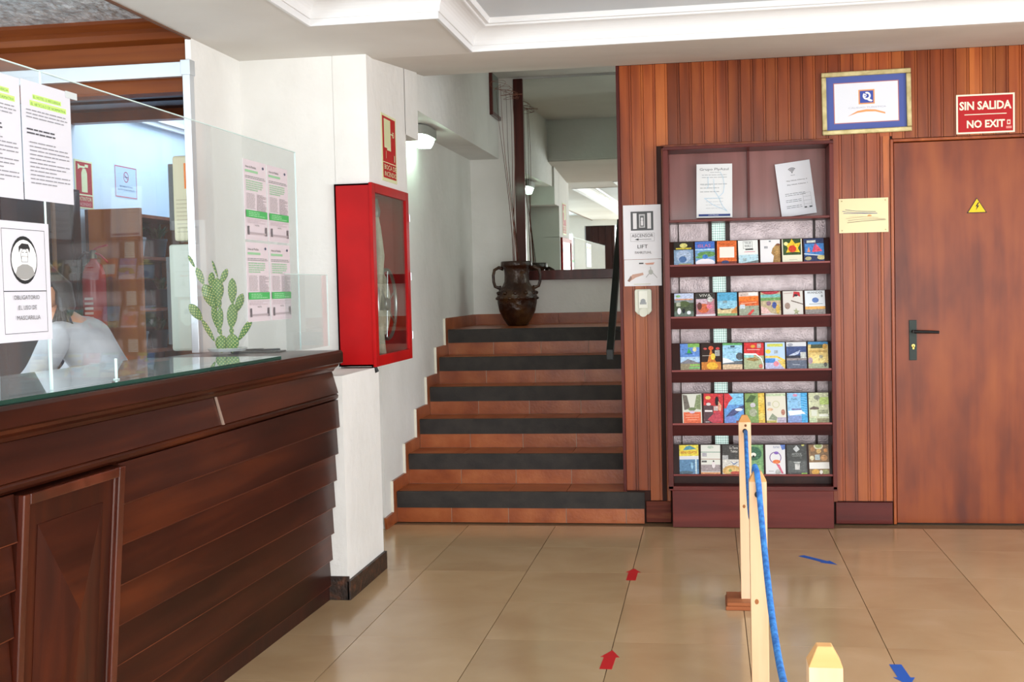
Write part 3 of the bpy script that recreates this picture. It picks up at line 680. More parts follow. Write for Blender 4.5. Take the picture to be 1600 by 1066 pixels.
for (z, hb, c0, dc) in rows:
    part('shelf', B(LX, RX, 0, .075, z-.006, z, W_CASE), .0015)
    part('ledge', B(LX, RX, YF+.004, YF+.012, z-.004, z+.006, wood('ledge', ['6d3230', '8a4a48', '9c5c58'], 0, .35, .05, 18)), .0015)
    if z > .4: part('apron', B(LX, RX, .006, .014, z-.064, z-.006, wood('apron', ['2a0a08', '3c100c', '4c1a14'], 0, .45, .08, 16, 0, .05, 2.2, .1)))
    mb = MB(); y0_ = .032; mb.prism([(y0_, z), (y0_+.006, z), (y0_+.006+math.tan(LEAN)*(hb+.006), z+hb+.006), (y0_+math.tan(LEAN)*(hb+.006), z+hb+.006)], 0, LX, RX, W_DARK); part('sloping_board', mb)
part('base_back', B(LX, RX, .10, .11, .232, .30, W_DARK))
K = '151515'
# brochure covers: (label, shapes...) drawn on unit squares
COV = [
 [('black and grey-blue leaflet with a yellow crest, first on the top row', '2a2622'), ('r', 0, 0, 1, .66, '7f9bb8'), ('e', .5, .38, .38, .28, 'a3b6cf'), ('e', .45, .25, .2, .14, '44689a'), ('e', .5, .85, .2, .1, 'cfc878'), ('r', .1, .69, .9, .75, 'c8b83c'), ('r', .25, 0, .9, .06, 'b9b27a')],
 [('blue and green coast leaflet with white base, second on the top row', '3f6cc0'), ('r', 0, .1, 1, .62, '6d9ac8'), ('e', .6, .45, .5, .12, '5f8f52'), ('e', .3, .33, .3, .06, '6aa45c'), ('e', .5, .08, .5, .18, 'e6e2ea'), ('e', .5, .34, .14, .1, '3f7cc4'), ('t', 'ISLAS', .15, .75, .8, .88, 'd07a90'), ('r', 0, .62, 1, .68, 'a9d0ea')],
 [('orange leaflet with a large white square, third on the top row', 'd9692a'), ('r', .13, .28, .88, .74, 'ece6dc'), ('r', 0, 0, 1, .12, '7a3222'), ('e', .42, .08, .2, .08, '33406a'), ('t', 'GUIA DE OCIO', .2, .82, .8, .88, '8a3a1c')],
 [('white leaflet with a grey boxed title and pale blue foot, fourth on the top row', 'e4e8e6'), ('r', 0, 0, 1, .38, 'b5d6e2'), ('frame', .26, .64, .72, .95, '8a8a86'), ('r', .36, .58, .76, .63, K), ('line', .3, .5, .85, .5, 'c23a5c'), ('r', .22, .1, .4, .24, '9ab0b4'), ('p', [(0, 0), (1, 0), (1, .14), (.5, .06)], '6f7d7e'), ('t', 'TRUE', .32, .84, .66, .92, '55585a'), ('t', 'WORLD', .32, .70, .66, .80, '55585a')],
 [('white leaflet with a bronze bust on its right edge, fifth on the top row', 'e6e6e8'), ('p', [(.62, 0), (1, 0), (1, .8), (.8, .8), (.62, .62), (.55, .42), (.68, .3)], 'a07c48'), ('e', .82, .55, .14, .2, 'b08c54'), ('e', .9, .78, .1, .05, '7a4a32'), ('r', .2, .62, .38, .72, 'a0a2a8'), ('r', .44, .9, .54, .95, '707a80')],
 [('leaflet with a yellow daffodil photo, sixth on the top row', 'e2dfc8'), ('r', .05, .32, .95, 1, '2f4a22'), ('p', [(.5, 1), (.66, .8), (.95, .84), (.8, .6), (.9, .42), (.55, .45), (.2, .42), (.3, .62), (.1, .86), (.38, .82)], 'f0c22a'), ('e', .52, .58, .2, .15, 'cc3c1c'), ('e', .2, .8, .1, .08, 'f2e6a0'), ('line', .35, .12, .75, .12, 'b0b0a0')],
 [('navy leaflet with red sailing boats, seventh on the top row', '22305a'), ('r', .05, .28, 1, .78, '3c7cc0'), ('p', [(.4, .42), (.55, .78), (.6, .42)], 'd0405c'), ('p', [(.6, .42), (.58, .8), (.92, .45)], 'e0526a'), ('p', [(.15, .42), (.25, .65), (.32, .42)], 'e08a6a'), ('r', .15, .82, .6, .92, 'c8cec8'), ('p', [(0, .34), (1, .22), (1, .26), (0, .38)], 'cfd8dc'), ('e', .2, .15, .16, .08, 'b0a878'), ('e', .85, .18, .2, .1, 'c8bc80')],
 # row 2
 [('grey and green leaflet of penguins by trees, first on the second row', '8a9096'), ('r', 0, .76, 1, 1, 'b9c6e2'), ('r', .05, .72, .95, .77, 'd8946a'), ('e', .2, .88, .12, .05, '8ac27a'), ('r', 0, .25, 1, .6, '3f4c34'), ('e', .5, .55, .3, .13, '4a5a30'), ('r', 0, 0, 1, .25, '5d6d62'), ('e', .25, .25, .1, .14, 'e4e6ea'), ('e', .48, .25, .08, .1, '23242c'), ('e', .75, .18, .1, .08, 'dfe4ea'), ('r', .1, .45, .32, .62, 'a6ad98')],
 [('dark leaflet with a pink and orange picture, second on the second row', '2c2a26'), ('r', .03, .04, .97, .74, 'b47a84'), ('r', .03, .55, .6, .75, 'c8b0bc'), ('e', .4, .35, .3, .2, 'c8643c'), ('e', .7, .42, .14, .1, 'e07a90'), ('e', .75, .72, .15, .12, 'b9bdb8'), ('r', 0, 0, 1, .1, 'dcd4dc'), ('t', 'VIVA', .2, .84, .8, .95, 'd6d8d0'), ('e', .2, .45, .12, .16, '5a2a26')],
 [('sky blue leaflet with sand dunes at its foot, third on the second row', '52a4cc'), ('r', 0, .3, 1, .65, '8ac2dc'), ('r', 0, 0, 1, .32, 'd8c494'), ('p', [(.1, .36), (.35, .3), (.68, .34), (.68, .3), (.2, .26)], '3c3a34'), ('p', [(.7, .2), (1, .42), (1, .1), (.7, .06)], 'c88a4a'), ('r', 0, 0, 1, .12, '86a874'), ('r', .28, .55, .5, .66, '7e9aa4')],
 [('orange banded leaflet with a red motif below, fourth on the second row', 'd8622a'), ('r', 0, .82, 1, 1, 'cdbcb4'), ('r', .5, .85, .95, .97, 'f0eee8'), ('r', 0, .62, 1, .82, 'e8761e'), ('r', 0, 0, 1, .42, '98a08c'), ('r', .05, .3, .3, .48, 'c4d0dc'), ('p', [(.4, .05), (.7, .28), (.78, .22), (.55, .02)], 'd0403c'), ('line', .1, .52, .9, .56, 'f2c8a4')],
 [('leaflet crowded with colourful people under a red arc, fifth on the second row', 'b8a886'), ('r', 0, .75, 1, .88, '74b8b4'), ('p', [(0, 1), (1, 1), (.8, .9), (.5, .87), (.2, .9)], 'b03440'), ('r', 0, .62, 1, .74, '6a9a58'), ('e', .4, .5, .12, .1, '8a6a80'), ('e', .68, .42, .12, .14, '3e549a'), ('p', [(0, .4), (.3, .3), (.55, .05), (0, .1)], 'dfb8b4'), ('p', [(0, 0), (1, 0), (.5, .1), (0, .06)], 'd8d0d0'), ('e', .85, .25, .1, .2, 'c8a850')],
 [('white leaflet with beach finds and a red ribbon, sixth on the second row', 'd6d2cc'), ('p', [(.5, .72), (.55, .98), (.85, .95), (.88, .75), (.7, .82)], 'b8222c'), ('e', .66, .82, .1, .05, '33222a'), ('p', [(.4, .58), (1, .42), (1, .46), (.42, .62)], '6a5a50'), ('e', .22, .38, .14, .14, '9a8478'), ('p', [(.65, .3), (.7, .18), (.85, .16), (.73, .1), (.78, 0), (.66, .06), (.54, .02), (.6, .12), (.5, .2), (.62, .2)], '9aa07c'), ('line', .05, .9, .5, .92, 'b08a84')],
 [('white leaflet with black title, blue oval and sunset foot, seventh on the second row', 'dbe2e8'), ('t', 'WANDER', .12, .87, .9, .96, '2a2c30'), ('e', .52, .6, .17, .11, '5a7ab8'), ('r', .8, .72, .9, .82, 'a4acb0'), ('line', .2, .44, .88, .44, '6a7a84'), ('r', 0, .2, 1, .34, 'e0aa5a'), ('r', 0, 0, 1, .22, '8a8480')],
 # row 3
 [('blue mountain leaflet with a green triangle, first on the middle row', '5a88d0'), ('r', .4, .86, 1, 1, '7ab052'), ('r', 0, .3, 1, .5, 'a8c8e8'), ('p', [(.34, .62), (.44, .84), (.6, .64)], '2aa040'), ('r', .26, .6, .64, .64, '2a5a9a'), ('p', [(0, .28), (.4, .42), (1, .26), (1, 0), (0, 0)], '7a7a84'), ('r', 0, 0, 1, .25, '8f8468'), ('r', .45, .05, 1, .12, '74b86a'), ('r', .5, .16, 1, .22, '8cc45a'), ('e', .75, .78, .1, .09, 'd8d09a')],
 [('black leaflet with golden flames, second on the middle row', '2a1812'), ('p', [(.2, 0), (.38, .5), (.5, .85), (.62, .5), (.95, 0)], 'd0781c'), ('r', 0, 0, 1, .3, 'c87a24'), ('e', .55, .15, .28, .14, 'e8b428'), ('e', .6, .5, .12, .12, 'e8c83c'), ('r', .7, .52, .95, .74, '9a9c98'), ('e', .2, .8, .1, .04, 'c84a44'), ('e', .85, .8, .1, .05, 'c83a34'), ('e', .5, .82, .13, .08, 'd0501c'), ('line', .05, .54, .5, .54, 'c8c0b4')],
 [('pale blue leaflet with a round rock and white beach, third on the middle row', '9accea'), ('r', 0, .92, 1, 1, '5aa05a'), ('e', .88, .5, .2, .14, '4c545c'), ('p', [(0, .22), (.2, .3), (1, .34), (1, .2), (0, .18)], '5c646c'), ('r', 0, 0, 1, .2, 'd2b896'), ('p', [(0, .24), (0, .46), (.3, .4), (.6, .28)], 'e6eaec'), ('t', 'Rancho', .28, .78, .7, .86, '3c6a94'), ('r', .4, .84, .62, .9, '2c3c4c'), ('line', .28, .66, .7, .66, '72aeb8')],
 [('red leaflet with a curved beach photo, fourth on the middle row', 'cc1f22'), ('r', 0, 0, 1, .52, 'a8b088'), ('p', [(0, .54), (0, .6), (.6, .6), (.9, .42), (1, .2), (1, 0), (.96, 0), (.95, .2), (.85, .4), (.6, .54)], 'e8ecec'), ('p', [(.1, .36), (.45, .5), (.8, .36), (.5, .3)], '9a7c40'), ('r', 0, .44, .5, .54, '8ec8c4'), ('e', .45, .86, .12, .06, 'd89a2c'), ('r', .66, .8, .86, .97, 'b0a09c'), ('line', .15, .74, .8, .74, 'f0d8d0'), ('e', .85, .12, .1, .08, 'c86a58')],
 [('white and yellow beach cartoon leaflet, fifth on the middle row', 'b8d2ee'), ('r', .1, .84, .9, .95, 'c8cc58'), ('e', .15, .66, .14, .08, 'e8cc4c'), ('r', .45, .58, .65, .7, 'a4b0b8'), ('p', [(0, .5), (.6, .5), (1, .35), (1, .25), (.6, .42), (0, .42)], 'e6c452'), ('r', 0, .24, .5, .4, '3f86cc'), ('r', 0, 0, 1, .24, 'b4b8dc'), ('e', .55, .2, .14, .1, 'e08a9a'), ('p', [(.6, .35), (1, .3), (1, 0), (.85, .1)], 'dcc060')],
 [('white leaflet with a dark blue speedboat photo, sixth on the middle row', 'd8dade'), ('r', 0, .42, 1, .84, '33487c'), ('p', [(.1, .5), (.4, .6), (.7, .7), (.6, .55), (.3, .48)], 'b8c4dc'), ('r', 0, .4, .7, .5, '1c2238'), ('r', .7, .35, .98, .62, 'bcc0bc'), ('r', 0, 0, 1, .32, '5a6478'), ('line', .3, .16, .65, .16, 'c4ccd8'), ('e', .2, .9, .14, .06, '9a9ea8'), ('r', 0, .32, 1, .4, '8e8484')],
 [('yellow festival leaflet with a dark banner on top, seventh on the middle row', 'd8bc72'), ('r', 0, .9, 1, 1, '3c84b8'), ('r', .15, .76, .8, .9, '3f4a2c'), ('r', 0, 0, 1, .2, '9aa488'), ('r', .05, .6, .95, .68, 'c09c50'), ('e', .5, .35, .34, .16, 'e6d288'), ('r', .55, .38, .72, .5, 'a09a80'), ('e', .1, .3, .12, .12, 'a890a0'), ('e', .85, .15, .08, .08, '4c4c4c'), ('e', .85, .82, .12, .1, 'c89a3c')],
 # row 4
 [('street photo leaflet with an orange lower half, first on the fourth row', 'd6d8cc'), ('r', .05, 0, .95, .38, 'e0653a'), ('p', [(.02, .98), (.25, .95), (.4, .5), (.1, .45)], '6a6258'), ('p', [(.98, .98), (.75, .95), (.6, .5), (.95, .45)], '7c8a60'), ('e', .5, .48, .2, .06, '6a7c50'), ('line', .15, .28, .85, .28, 'f0b89c'), ('line', .15, .2, .85, .2, 'f0b89c'), ('line', .25, .12, .75, .12, 'f0b89c'), ('e', .5, .38, .14, .05, 'd8c4d8')],
 [('red leaflet of a dark haired dancer in a red dress, second on the fourth row', 'c41a22'), ('r', 0, 0, .5, .6, '4a2a30'), ('e', .68, .75, .1, .16, '1c1414'), ('p', [(.75, .75), (.92, .6), (.88, .4), (.76, .45)], 'd8a07c'), ('p', [(.2, .12), (.6, .38), (.8, .42), (.95, .05), (.5, 0)], 'b83448'), ('r', .52, .42, .74, .58, 'b8aca8'), ('e', .22, .86, .14, .06, 'd8b45c'), ('e', .25, .64, .12, .05, 'd8d0d0'), ('r', .06, .38, .45, .44, 'e4dcdc'), ('line', .1, .04, .3, .04, 'e4dcdc')],
 [('blue leaflet of a leaping orca with a red corner, third on the fourth row', '5a94d4'), ('r', 0, .62, 1, 1, '7ec0e6'), ('p', [(0, 1), (.25, 1), (.45, .84), (.25, .7), (.1, .5), (0, .5)], 'cc2430'), ('p', [(.05, .2), (.4, .45), (1, .6), (1, .5), (.5, .25)], '3c4478'), ('e', .3, .12, .3, .12, '6a86cc'), ('r', .6, 0, 1, .08, '7a3a34'), ('line', .62, .86, .92, .86, '2c6a94'), ('e', .75, .45, .2, .05, 'e0e8f0')],
 [('green leaflet with a column of yellow fruit, fourth on the fourth row', '7c9a54'), ('r', .68, 0, 1, 1, 'd8b440'), ('e', .84, .78, .14, .12, 'e6c85c'), ('e', .84, .5, .15, .12, 'e0b83c'), ('e', .84, .22, .14, .12, 'dcc860'), ('p', [(0, .7), (.3, .95), (.6, .9), (.4, .7)], '3c5a26'), ('e', .4, .6, .14, .08, 'c8c4cc'), ('e', .4, .35, .2, .14, 'a0a68c')],
 [('cream leaflet with faint circles and muted animals, fifth on the fourth row', 'dedaca'), ('r', 0, .9, 1, .98, 'b8c8a4'), ('ring', .5, .62, .018, 'c8c8a0'), ('r', .08, .58, .24, .7, 'b4b4ac'), ('p', [(.1, .12), (.3, .32), (.55, .18), (.5, .08)], '8a947c'), ('e', .85, .35, .1, .1, 'a8705c'), ('e', .2, .45, .15, .05, 'd8b08c'), ('r', 0, 0, .5, .08, 'b8ac5c'), ('r', .55, 0, 1, .18, 'b0a8bc')],
 [('light blue leaflet of a white catamaran, sixth on the fourth row', '86bce4'), ('r', .68, 0, 1, 1, '3ca0d8'), ('p', [(.02, .4), (.7, .42), (.9, .3), (.1, .24)], 'eef0f4'), ('r', 0, 0, .7, .24, '7c94c8'), ('r', .2, .43, .7, .47, '6a5c9a'), ('t', 'Yacht', .2, .76, .5, .83, '24486c'), ('e', .4, .92, .12, .05, 'c88aa8')] + [('line', .7, .3+.08*k, .98, .26+.08*k, '8ccaf0') for k in range(8)],
 [('pale green rural leaflet with a palm umbrella, seventh on the fourth row', 'c8cca8'), ('r', .55, .6, 1, .85, 'b4cc70'), ('p', [(.05, .48), (.25, .55), (.5, .5), (.5, .44), (.05, .44)], '5c4c44'), ('r', .12, .22, .4, .42, 'd8dccc'), ('r', .45, .3, .95, .42, '9aa07c'), ('r', .5, .2, .95, .28, 'e4e8dc'), ('r', .4, 0, 1, .14, '84805c'), ('r', 0, 0, .35, .16, 'b4c49c'), ('e', .42, .84, .16, .08, '8a8c7c'), ('line', .42, .84, .45, .72, '3c3c34')],
 # row 5
 [('yellow titled leaflet over a blue sea picture, first on the bottom row', 'e0cc3c'), ('p', [(.2, .82), (.35, .95), (.55, .98), (.9, .86), (.6, .84)], '4a90a0'), ('t', 'MINI GRATIS', .08, .70, .92, .79, 'c42a1c'), ('r', 0, 0, 1, .6, '4f7ea4'), ('r', 0, .5, 1, .62, 'dcdce0'), ('r', .82, 0, .9, .5, 'b8d0d8'), ('e', .65, .28, .06, .12, '8cbcd8'), ('e', .3, .05, .4, .06, '3c5a6c')],
 [('white leaflet with green bars and a grey seabird, second on the bottom row', 'dedfd6'), ('r', 0, .74, 1, .76, '3c7c64'), ('r', 0, .5, 1, .52, '9a6a4c'), ('r', .06, .6, .3, .72, 'a8a4ac'), ('r', 0, .08, 1, .32, '9c8f90'), ('r', 0, 0, 1, .06, 'd08a58'), ('e', .65, .32, .09, .12, 'e4dcdc'), ('r', .04, .4, .3, .46, '4c4c48'), ('e', .65, .44, .04, .03, '33302e'), ('e', .5, .92, .16, .05, 'b8c4b4')],
 [('dark leaflet with a pizza at its foot, third on the bottom row', '2c2824'), ('r', 0, 0, 1, .5, 'cfccc4'), ('e', .5, .1, .5, .2, 'c89c50'), ('e', .5, .1, .36, .13, 'd8b46c'), ('e', .4, .12, .08, .05, '8a9a4c'), ('p', [(.35, .46), (.6, .36), (.9, .44), (.6, .32)], '3c5c94'), ('t', 'La Tasca', .38, .86, .8, .94, 'e0dcd4'), ('t', 'Tablas', .42, .74, .78, .82, 'e0dcd4'), ('r', 0, .5, .3, .64, 'a8a8a8'), ('e', .7, .04, .3, .06, 'b8442c')],
 [('green leaflet with a dark round emblem, fourth on the bottom row, behind the wooden posts', '6a9a60'), ('e', .5, .7, .42, .24, '1f5c3c'), ('e', .5, .66, .14, .07, 'e8e8dc'), ('r', .1, .1, .9, .3, '86b070'), ('e', .5, .6, .06, .04, '1c1c1c')],
 [('white leaflet with a violet and orange ring, fifth on the bottom row', 'e0dfe0'), ('p', [(.75, 1), (1, 1), (1, .85), (.85, .82)], '4a6cb4'), ('ring', .5, .56, .030, '6a3c84'), ('e', .55, .42, .2, .07, 'e0702c'), ('p', [(.5, .38), (.7, .32), (.9, .02), (.8, .02)], 'c85a74'), ('e', .62, .06, .14, .1, 'b0b0ac'), ('t', 'PLATINO', .4, .88, .72, .95, '5a6a94'), ('e', .55, .72, .12, .05, '7a54b0'), ('line', .15, .1, .4, .1, '8c8c8c')],
 [('charcoal leaflet with a pale diamond emblem, sixth on the bottom row', '2e312e'), ('p', [(.48, .74), (.32, .86), (.5, .98), (.66, .84)], 'b8bcbc'), ('t', 'ARTESOL', .24, .64, .76, .72, 'a4a8a4'), ('line', .26, .61, .76, .61, '8c908c'), ('r', .04, .05, .96, .45, '4c504e'), ('r', .38, .15, .62, .34, 'c8c8c4'), ('p', [(.3, .42), (.7, .42), (.62, .36), (.38, .36)], 'a0a4a0'), ('r', .7, 0, .98, .04, '7aa83c'), ('e', .82, .98, .08, .03, 'b8b45c')],
 [('brown leaflet covered with pottery and bread, last on the bottom row', '7c5c34'), ('e', .5, .95, .24, .12, 'cfc8a8'), ('e', .5, .96, .17, .08, '94a05c'), ('e', .15, .55, .11, .08, 'd8cca4'), ('e', .75, .55, .18, .1, 'b8844c'), ('e', .5, .78, .12, .08, 'c8a05c'), ('e', .85, .8, .1, .07, 'c8843c'), ('e', .2, .85, .12, .08, '9c6c3c'), ('r', .3, .48, .55, .66, 'a8b4b4'), ('r', 0, .18, 1, .4, 'e4e2dc'), ('e', .3, .08, .2, .09, 'c89430'), ('e', .8, .08, .18, .08, '8c8c50'), ('e', .58, .07, .08, .07, 'dcd4c8')],
]
ci = 0
ca, sa = math.cos(LEAN), math.sin(LEAN)
for ri, (z, hb, c0, dc) in enumerate(rows):
    for k in range(7):
        cov = COV[ci]; ci += 1
        (lab, bc) = cov[0]
        X = -.183+(c0+dc*k-1052)*.003416; wd = .106; hh = hb/ca
        tilt = random.uniform(-.02, .02) - (.02 if k == 6 and ri in (1, 2, 3) else 0)
        mb = MB(); mb.box(-wd/2, wd/2, 0, .005, 0, hh, plain('e4e2dc', .5)); 
        o = obj('brochure', mb, None, (X, 6.76+.0245, z+.003), label=lab, cat='brochure', group='tourist brochures standing on the rack')
        o.rotation_euler = (-LEAN, tilt, 0)
        p = Print((-wd/2, 0, 0), XR, ZU, wd, hh, .0002, .00012)
        PH = lambda c: c if sum(lin(c)) > 1.9 or sum(lin(c)) < .06 else photo(c)
        p.r(0, 0, 1, 1, PH(bc))
        for s in cov[1:]:
            kk = s[0]
            if kk == 'r': p.r(*s[1:5], PH(s[5]))
            elif kk == 'e': p.e(*s[1:5], PH(s[5]), 16)
            elif kk == 'p': p.poly(s[1], PH(s[2]))
            elif kk == 'line': p.line([(s[1], s[2]), (s[3], s[4])], .0025, s[5])
            elif kk == 'frame': p.frame(s[1], s[2], s[3], s[4], .0018, s[5])
            elif kk == 'ring': p.ring(s[1], s[2], s[3], .004, s[4], 20)
            elif kk == 't': p.t(s[1], *s[2:6], s[6])
        obj('cover_print', p, o)
# notices on the top shelf of the rack
def p_grupo(p):
    p.t('Grupo PlyAzul', .09, .865, .90, .925, '5a5f62'); p.bars(.38, .7, .845, 1, .05, .008, 'a8acb0', 1); p.bars(.15, .85, .80, 2, .045, .012, 'b0b4b8', 2); p.t('TENERIFE', .12, .60, .40, .63, 'a6b4bc')
    p.bars(.10, .92, .63, 3, .07, .016, 'b4b8ba', 3); p.bars(.26, .75, .36, 4, .06, .008, 'c0c4c6', 5)
    B_ = 'a8d0e8'; p.line([(.32, .76), (.33, .58), (.28, .54)], .002, B_); p.line([(.48, .72), (.5, .5), (.62, .38), (.75, .46), (.78, .6), (.74, .75), (.66, .85)], .002, B_)
    p.line([(.62, .38), (.72, .22), (.85, .12)], .002, B_); p.line([(.22, .36), (.7, .36)], .002, B_); p.line([(.22, .36), (.45, .24), (.85, .12)], .002, B_)
    p.r(.06, .025, .94, .065, '2f4482'); p.t('HOTELES', .34, .035, .62, .055, 'd8def0')
s1 = sign('rack_notice', (0, 0, 0), XR, ZU, .197, .305, .004, 'e6e8e8', 'white framed notice with blue bottom band on the left of the rack top shelf', 'notice', p_grupo, sm=plain('e8eaea', .3))
s1.location = (.045, 6.93, 1.868); s1.rotation_euler = (math.radians(-8), math.radians(.8), 0)
def p_wifi(p):
    for rr in (.006, .013, .020, .027): p.ring(.46, .80, rr, .0034, '202226', 14, PI*.25, PI*.75)
    p.e(.46, .80, .013, .009, '202226'); p.t('Wi-Fi', .41, .745, .53, .763, '606468')
    p.t('Sky Host Clients 0', .27, .64, .86, .665, '303236'); p.t('Sky Host Clients 1', .27, .565, .86, .59, '303236')
    p.bars(.18, .78, .42, 2, .032, .01, '8c9094', 3); p.bars(.18, .62, .30, 2, .032, .01, '8c9094', 5); p.bars(.18, .62, .19, 2, .032, .01, '8c9094', 6)
    for k in range(4): p.frame(.68, .12+.07*k, .90, .19+.07*k, .001, '9a9ea0')
    p.r(.68, .12, .75, .145, '505458'); p.r(.82, .12, .90, .145, '505458')
s2 = sign('wifi_notice', (0, 0, 0), XR, ZU, .190, .300, .001, 'e6e8ee', 'white wireless network sheet leaning to the right on the rack top shelf', 'notice', p_wifi, sm=plain('e6e8ee', .35))
s2.location = (.490, 6.945, 1.866); s2.rotation_euler = (math.radians(-5), math.radians(-6.5), 0)

# ================================================================== RECEPTION COUNTER
ct = thing('reception_counter', (-1.60, 5.10, 0), 'long dark varnished wooden reception counter with lapped boards on the left', 'counter', rotz=math.radians(-1.5))
def cp(name, mb, bevel=0, **k): return rl(obj(name, mb, bevel=bevel, **k), ct)
def fx(z): return .0+(z-.77)*.085        # face leans in towards the floor
YE, YN = -.005, -4.2
cp('carcass', B(-.58, -.075, YN, YE, .0, 1.03, W_DARK))
cp('plinth', B(-.12, -.062, YN, YE, .0, .11, W_DARK))
# top slab with moulded edge
def ext_y(pts, a, b_, m):   # pts (x,z) extruded along y
    mb = MB(); mb.prism([(z, x) for x, z in pts], 1, a, b_, m); return mb
cp('worktop', ext_y([(-.62, 1.040), (.010, 1.040), (.018, 1.046), (.018, 1.088), (.010, 1.098), (-.62, 1.098)], YN, .03, W_COUNT), .001)
cp('cove_moulding', ext_y([(-.10, 1.040), (.010, 1.040), (.006, 1.030), (-.008, 1.020), (-.016, 1.008), (-.10, 1.008)], YN, YE, W_COUNT))
# fascia boards, joint strip
for a, b_ in ((YN, -1.218), (-1.206, YE)):
    cp('fascia_board', ext_y([(-.09, 1.006), (-.022, 1.006), (.004, .912), (-.09, .912)], a, b_, W_COUNT), .001)
cp('joint_strip', ext_y([(-.02, 1.006), (-.016, 1.006), (.010, .912), (.004, .912)], -1.218, -1.206, plain('a08a7c', .4, .3)))
cp('bead_moulding', ext_y([(-.09, .910), (-.002, .910), (.004, .902), (.002, .892), (-.006, .884), (-.09, .884)], YN, YE, W_COUNT), .001)
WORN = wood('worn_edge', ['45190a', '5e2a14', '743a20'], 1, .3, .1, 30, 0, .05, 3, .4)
zs = [.882, .765, .648, .531, .414, .297, .180, .065]
PY0, PY1 = -2.41, -1.915      # decorative panel span
for i in range(7):
    zt, zb = zs[i], zs[i+1]
    for a, b_ in ((PY1+.004, YE), (YN, PY0-.004)):
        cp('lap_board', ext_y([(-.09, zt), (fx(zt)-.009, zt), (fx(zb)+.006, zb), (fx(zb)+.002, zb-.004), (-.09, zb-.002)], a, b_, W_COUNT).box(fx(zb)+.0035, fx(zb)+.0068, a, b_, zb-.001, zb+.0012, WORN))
# decorative raised panel
dp = cp('decorative_panel', ext_y([(-.09, .878), (fx(.878)+.002, .878), (fx(.12)+.002, .11), (-.09, .11)], PY0, PY1, W_COUNTV))
MOUL = wood('moulding', ['2e0f07', '44180b', '5e2818'], 2, .22, .08, 16, .3, .05, 3, .5)
def slab(y0, y1, z0, z1, d0, d1, m, name):
    mb = MB(); mb.add([(fx(z0)+d0, y0, z0), (fx(z0)+d0, y1, z0), (fx(z1)+d0, y1, z1), (fx(z1)+d0, y0, z1), (fx(z0)+d1, y0, z0), (fx(z0)+d1, y1, z0), (fx(z1)+d1, y1, z1), (fx(z1)+d1, y0, z1)],
        [(0, 3, 2, 1), (4, 5, 6, 7), (0, 1, 5, 4), (1, 2, 6, 5), (2, 3, 7, 6), (3, 0, 4, 7)], m)
    o = obj(name, mb, dp, bevel=.003); return o
for (a, b_, c, d) in ((PY0, PY0+.028, .11, .878), (PY1-.034, PY1, .11, .878), (PY0+.028, PY1-.034, .85, .878)): slab(a, b_, c, d, 0, .018, MOUL, 'moulding')
for (a, b_, c, d) in ((PY0+.028, PY0+.036, .12, .85), (PY1-.046, PY1-.034, .12, .85)): slab(a, b_, c, d, 0, .010, MOUL, 'inner_bead')
ya, yb_, zt, zb = PY0+.085, PY1-.095, .79, .14; ym = (ya+yb_)/2; dz = .26
mb = MB(); f0, f1 = .004, .040
mb.add([(fx(zb)+f0, ya, zb), (fx(zb)+f0, yb_, zb), (fx(zt)+f0, yb_, zt), (fx(zt)+f0, ya, zt), (fx(zt-dz)+f1, ym, zt-dz), (fx(zb)+f1, ym, zb+.12)], [(0, 5, 4, 3), (1, 2, 4, 5), (0, 1, 5)], W_COUNTV)
mb.add([(fx(zt)+f0, ya, zt), (fx(zt-dz)+f1, ym, zt-dz), (fx(zt)+f0, yb_, zt)], [(0, 1, 2)], W_COUNT)
mb.add([(fx(zb)+.001, ya, zb), (fx(zb)+.001, yb_, zb), (fx(zt)+.001, yb_, zt), (fx(zt)+.001, ya, zt), (fx(zb)+f0, ya, zb), (fx(zb)+f0, yb_, zb), (fx(zt)+f0, yb_, zt), (fx(zt)+f0, ya, zt)], [(0, 4, 7, 3), (1, 2, 6, 5), (3, 7, 6, 2), (0, 1, 5, 4)], W_COUNTV)
obj('raised_field', mb, dp)
# glass sheet lying on the worktop
GT = sheet_glass('counter_glass', (.62, .84, .78), 1.6, .10)  # diffuse haze paints the room's pale reflection into the glass
mb = MB(); mb.box(-.575, -.014, YN, -.62, 1.0985, 1.110, GT)
gs = obj('glass_top', mb, None, (-1.60, 5.10, 0), math.radians(-1.5), label='thin green-edged glass sheet lying on the counter top', cat='glass sheet')
mb = MB(); GE = plain('1f4238', .15); mb.box(-.014, -.0125, YN, -.62, 1.0985, 1.110, GE); mb.box(-.575, -.0125, -.62, -.6185, 1.0985, 1.110, plain('3f7a68', .15)); obj('polished_edge', mb, gs)

# ---- acrylic screens standing on the counter
XS = -1.712
def screen(name, y0, y1, z1, label, gap=1.111, x=XS, edges='both'):
    o = obj(name, B(x-.0015, x+.0015, y0, y1, gap, z1, ACRYL), None, None, label=label, cat='screen')
    mb = MB(); mb.box(x-.0022, x+.0022, y0, y1, z1-.0018, z1+.0012, ACRYL_EDGE)
    if edges in ('both', 'far'): mb.box(x-.0022, x+.0022, y1-.002, y1+.0008, gap, z1, ACRYL_EDGE)
    obj('edge', mb, o); return o
screen('acrylic_screen', 2.975, 4.955, 1.945, 'tall clear acrylic screen holding four green printed sheets, next to the cactus', edges='far')
screen('acrylic_screen', .9, 2.968, 1.945, 'tall clear acrylic screen at the left edge of the photo, holding the mask notice', edges='far')
screen('low_acrylic_screen', 4.72, 5.275, 1.43, 'low clear acrylic panel at the far right end of the counter', x=-1.69)
screen('low_acrylic_screen', 1.2, 2.978, 1.447, 'low clear acrylic panel behind the mask notice', x=-1.722)
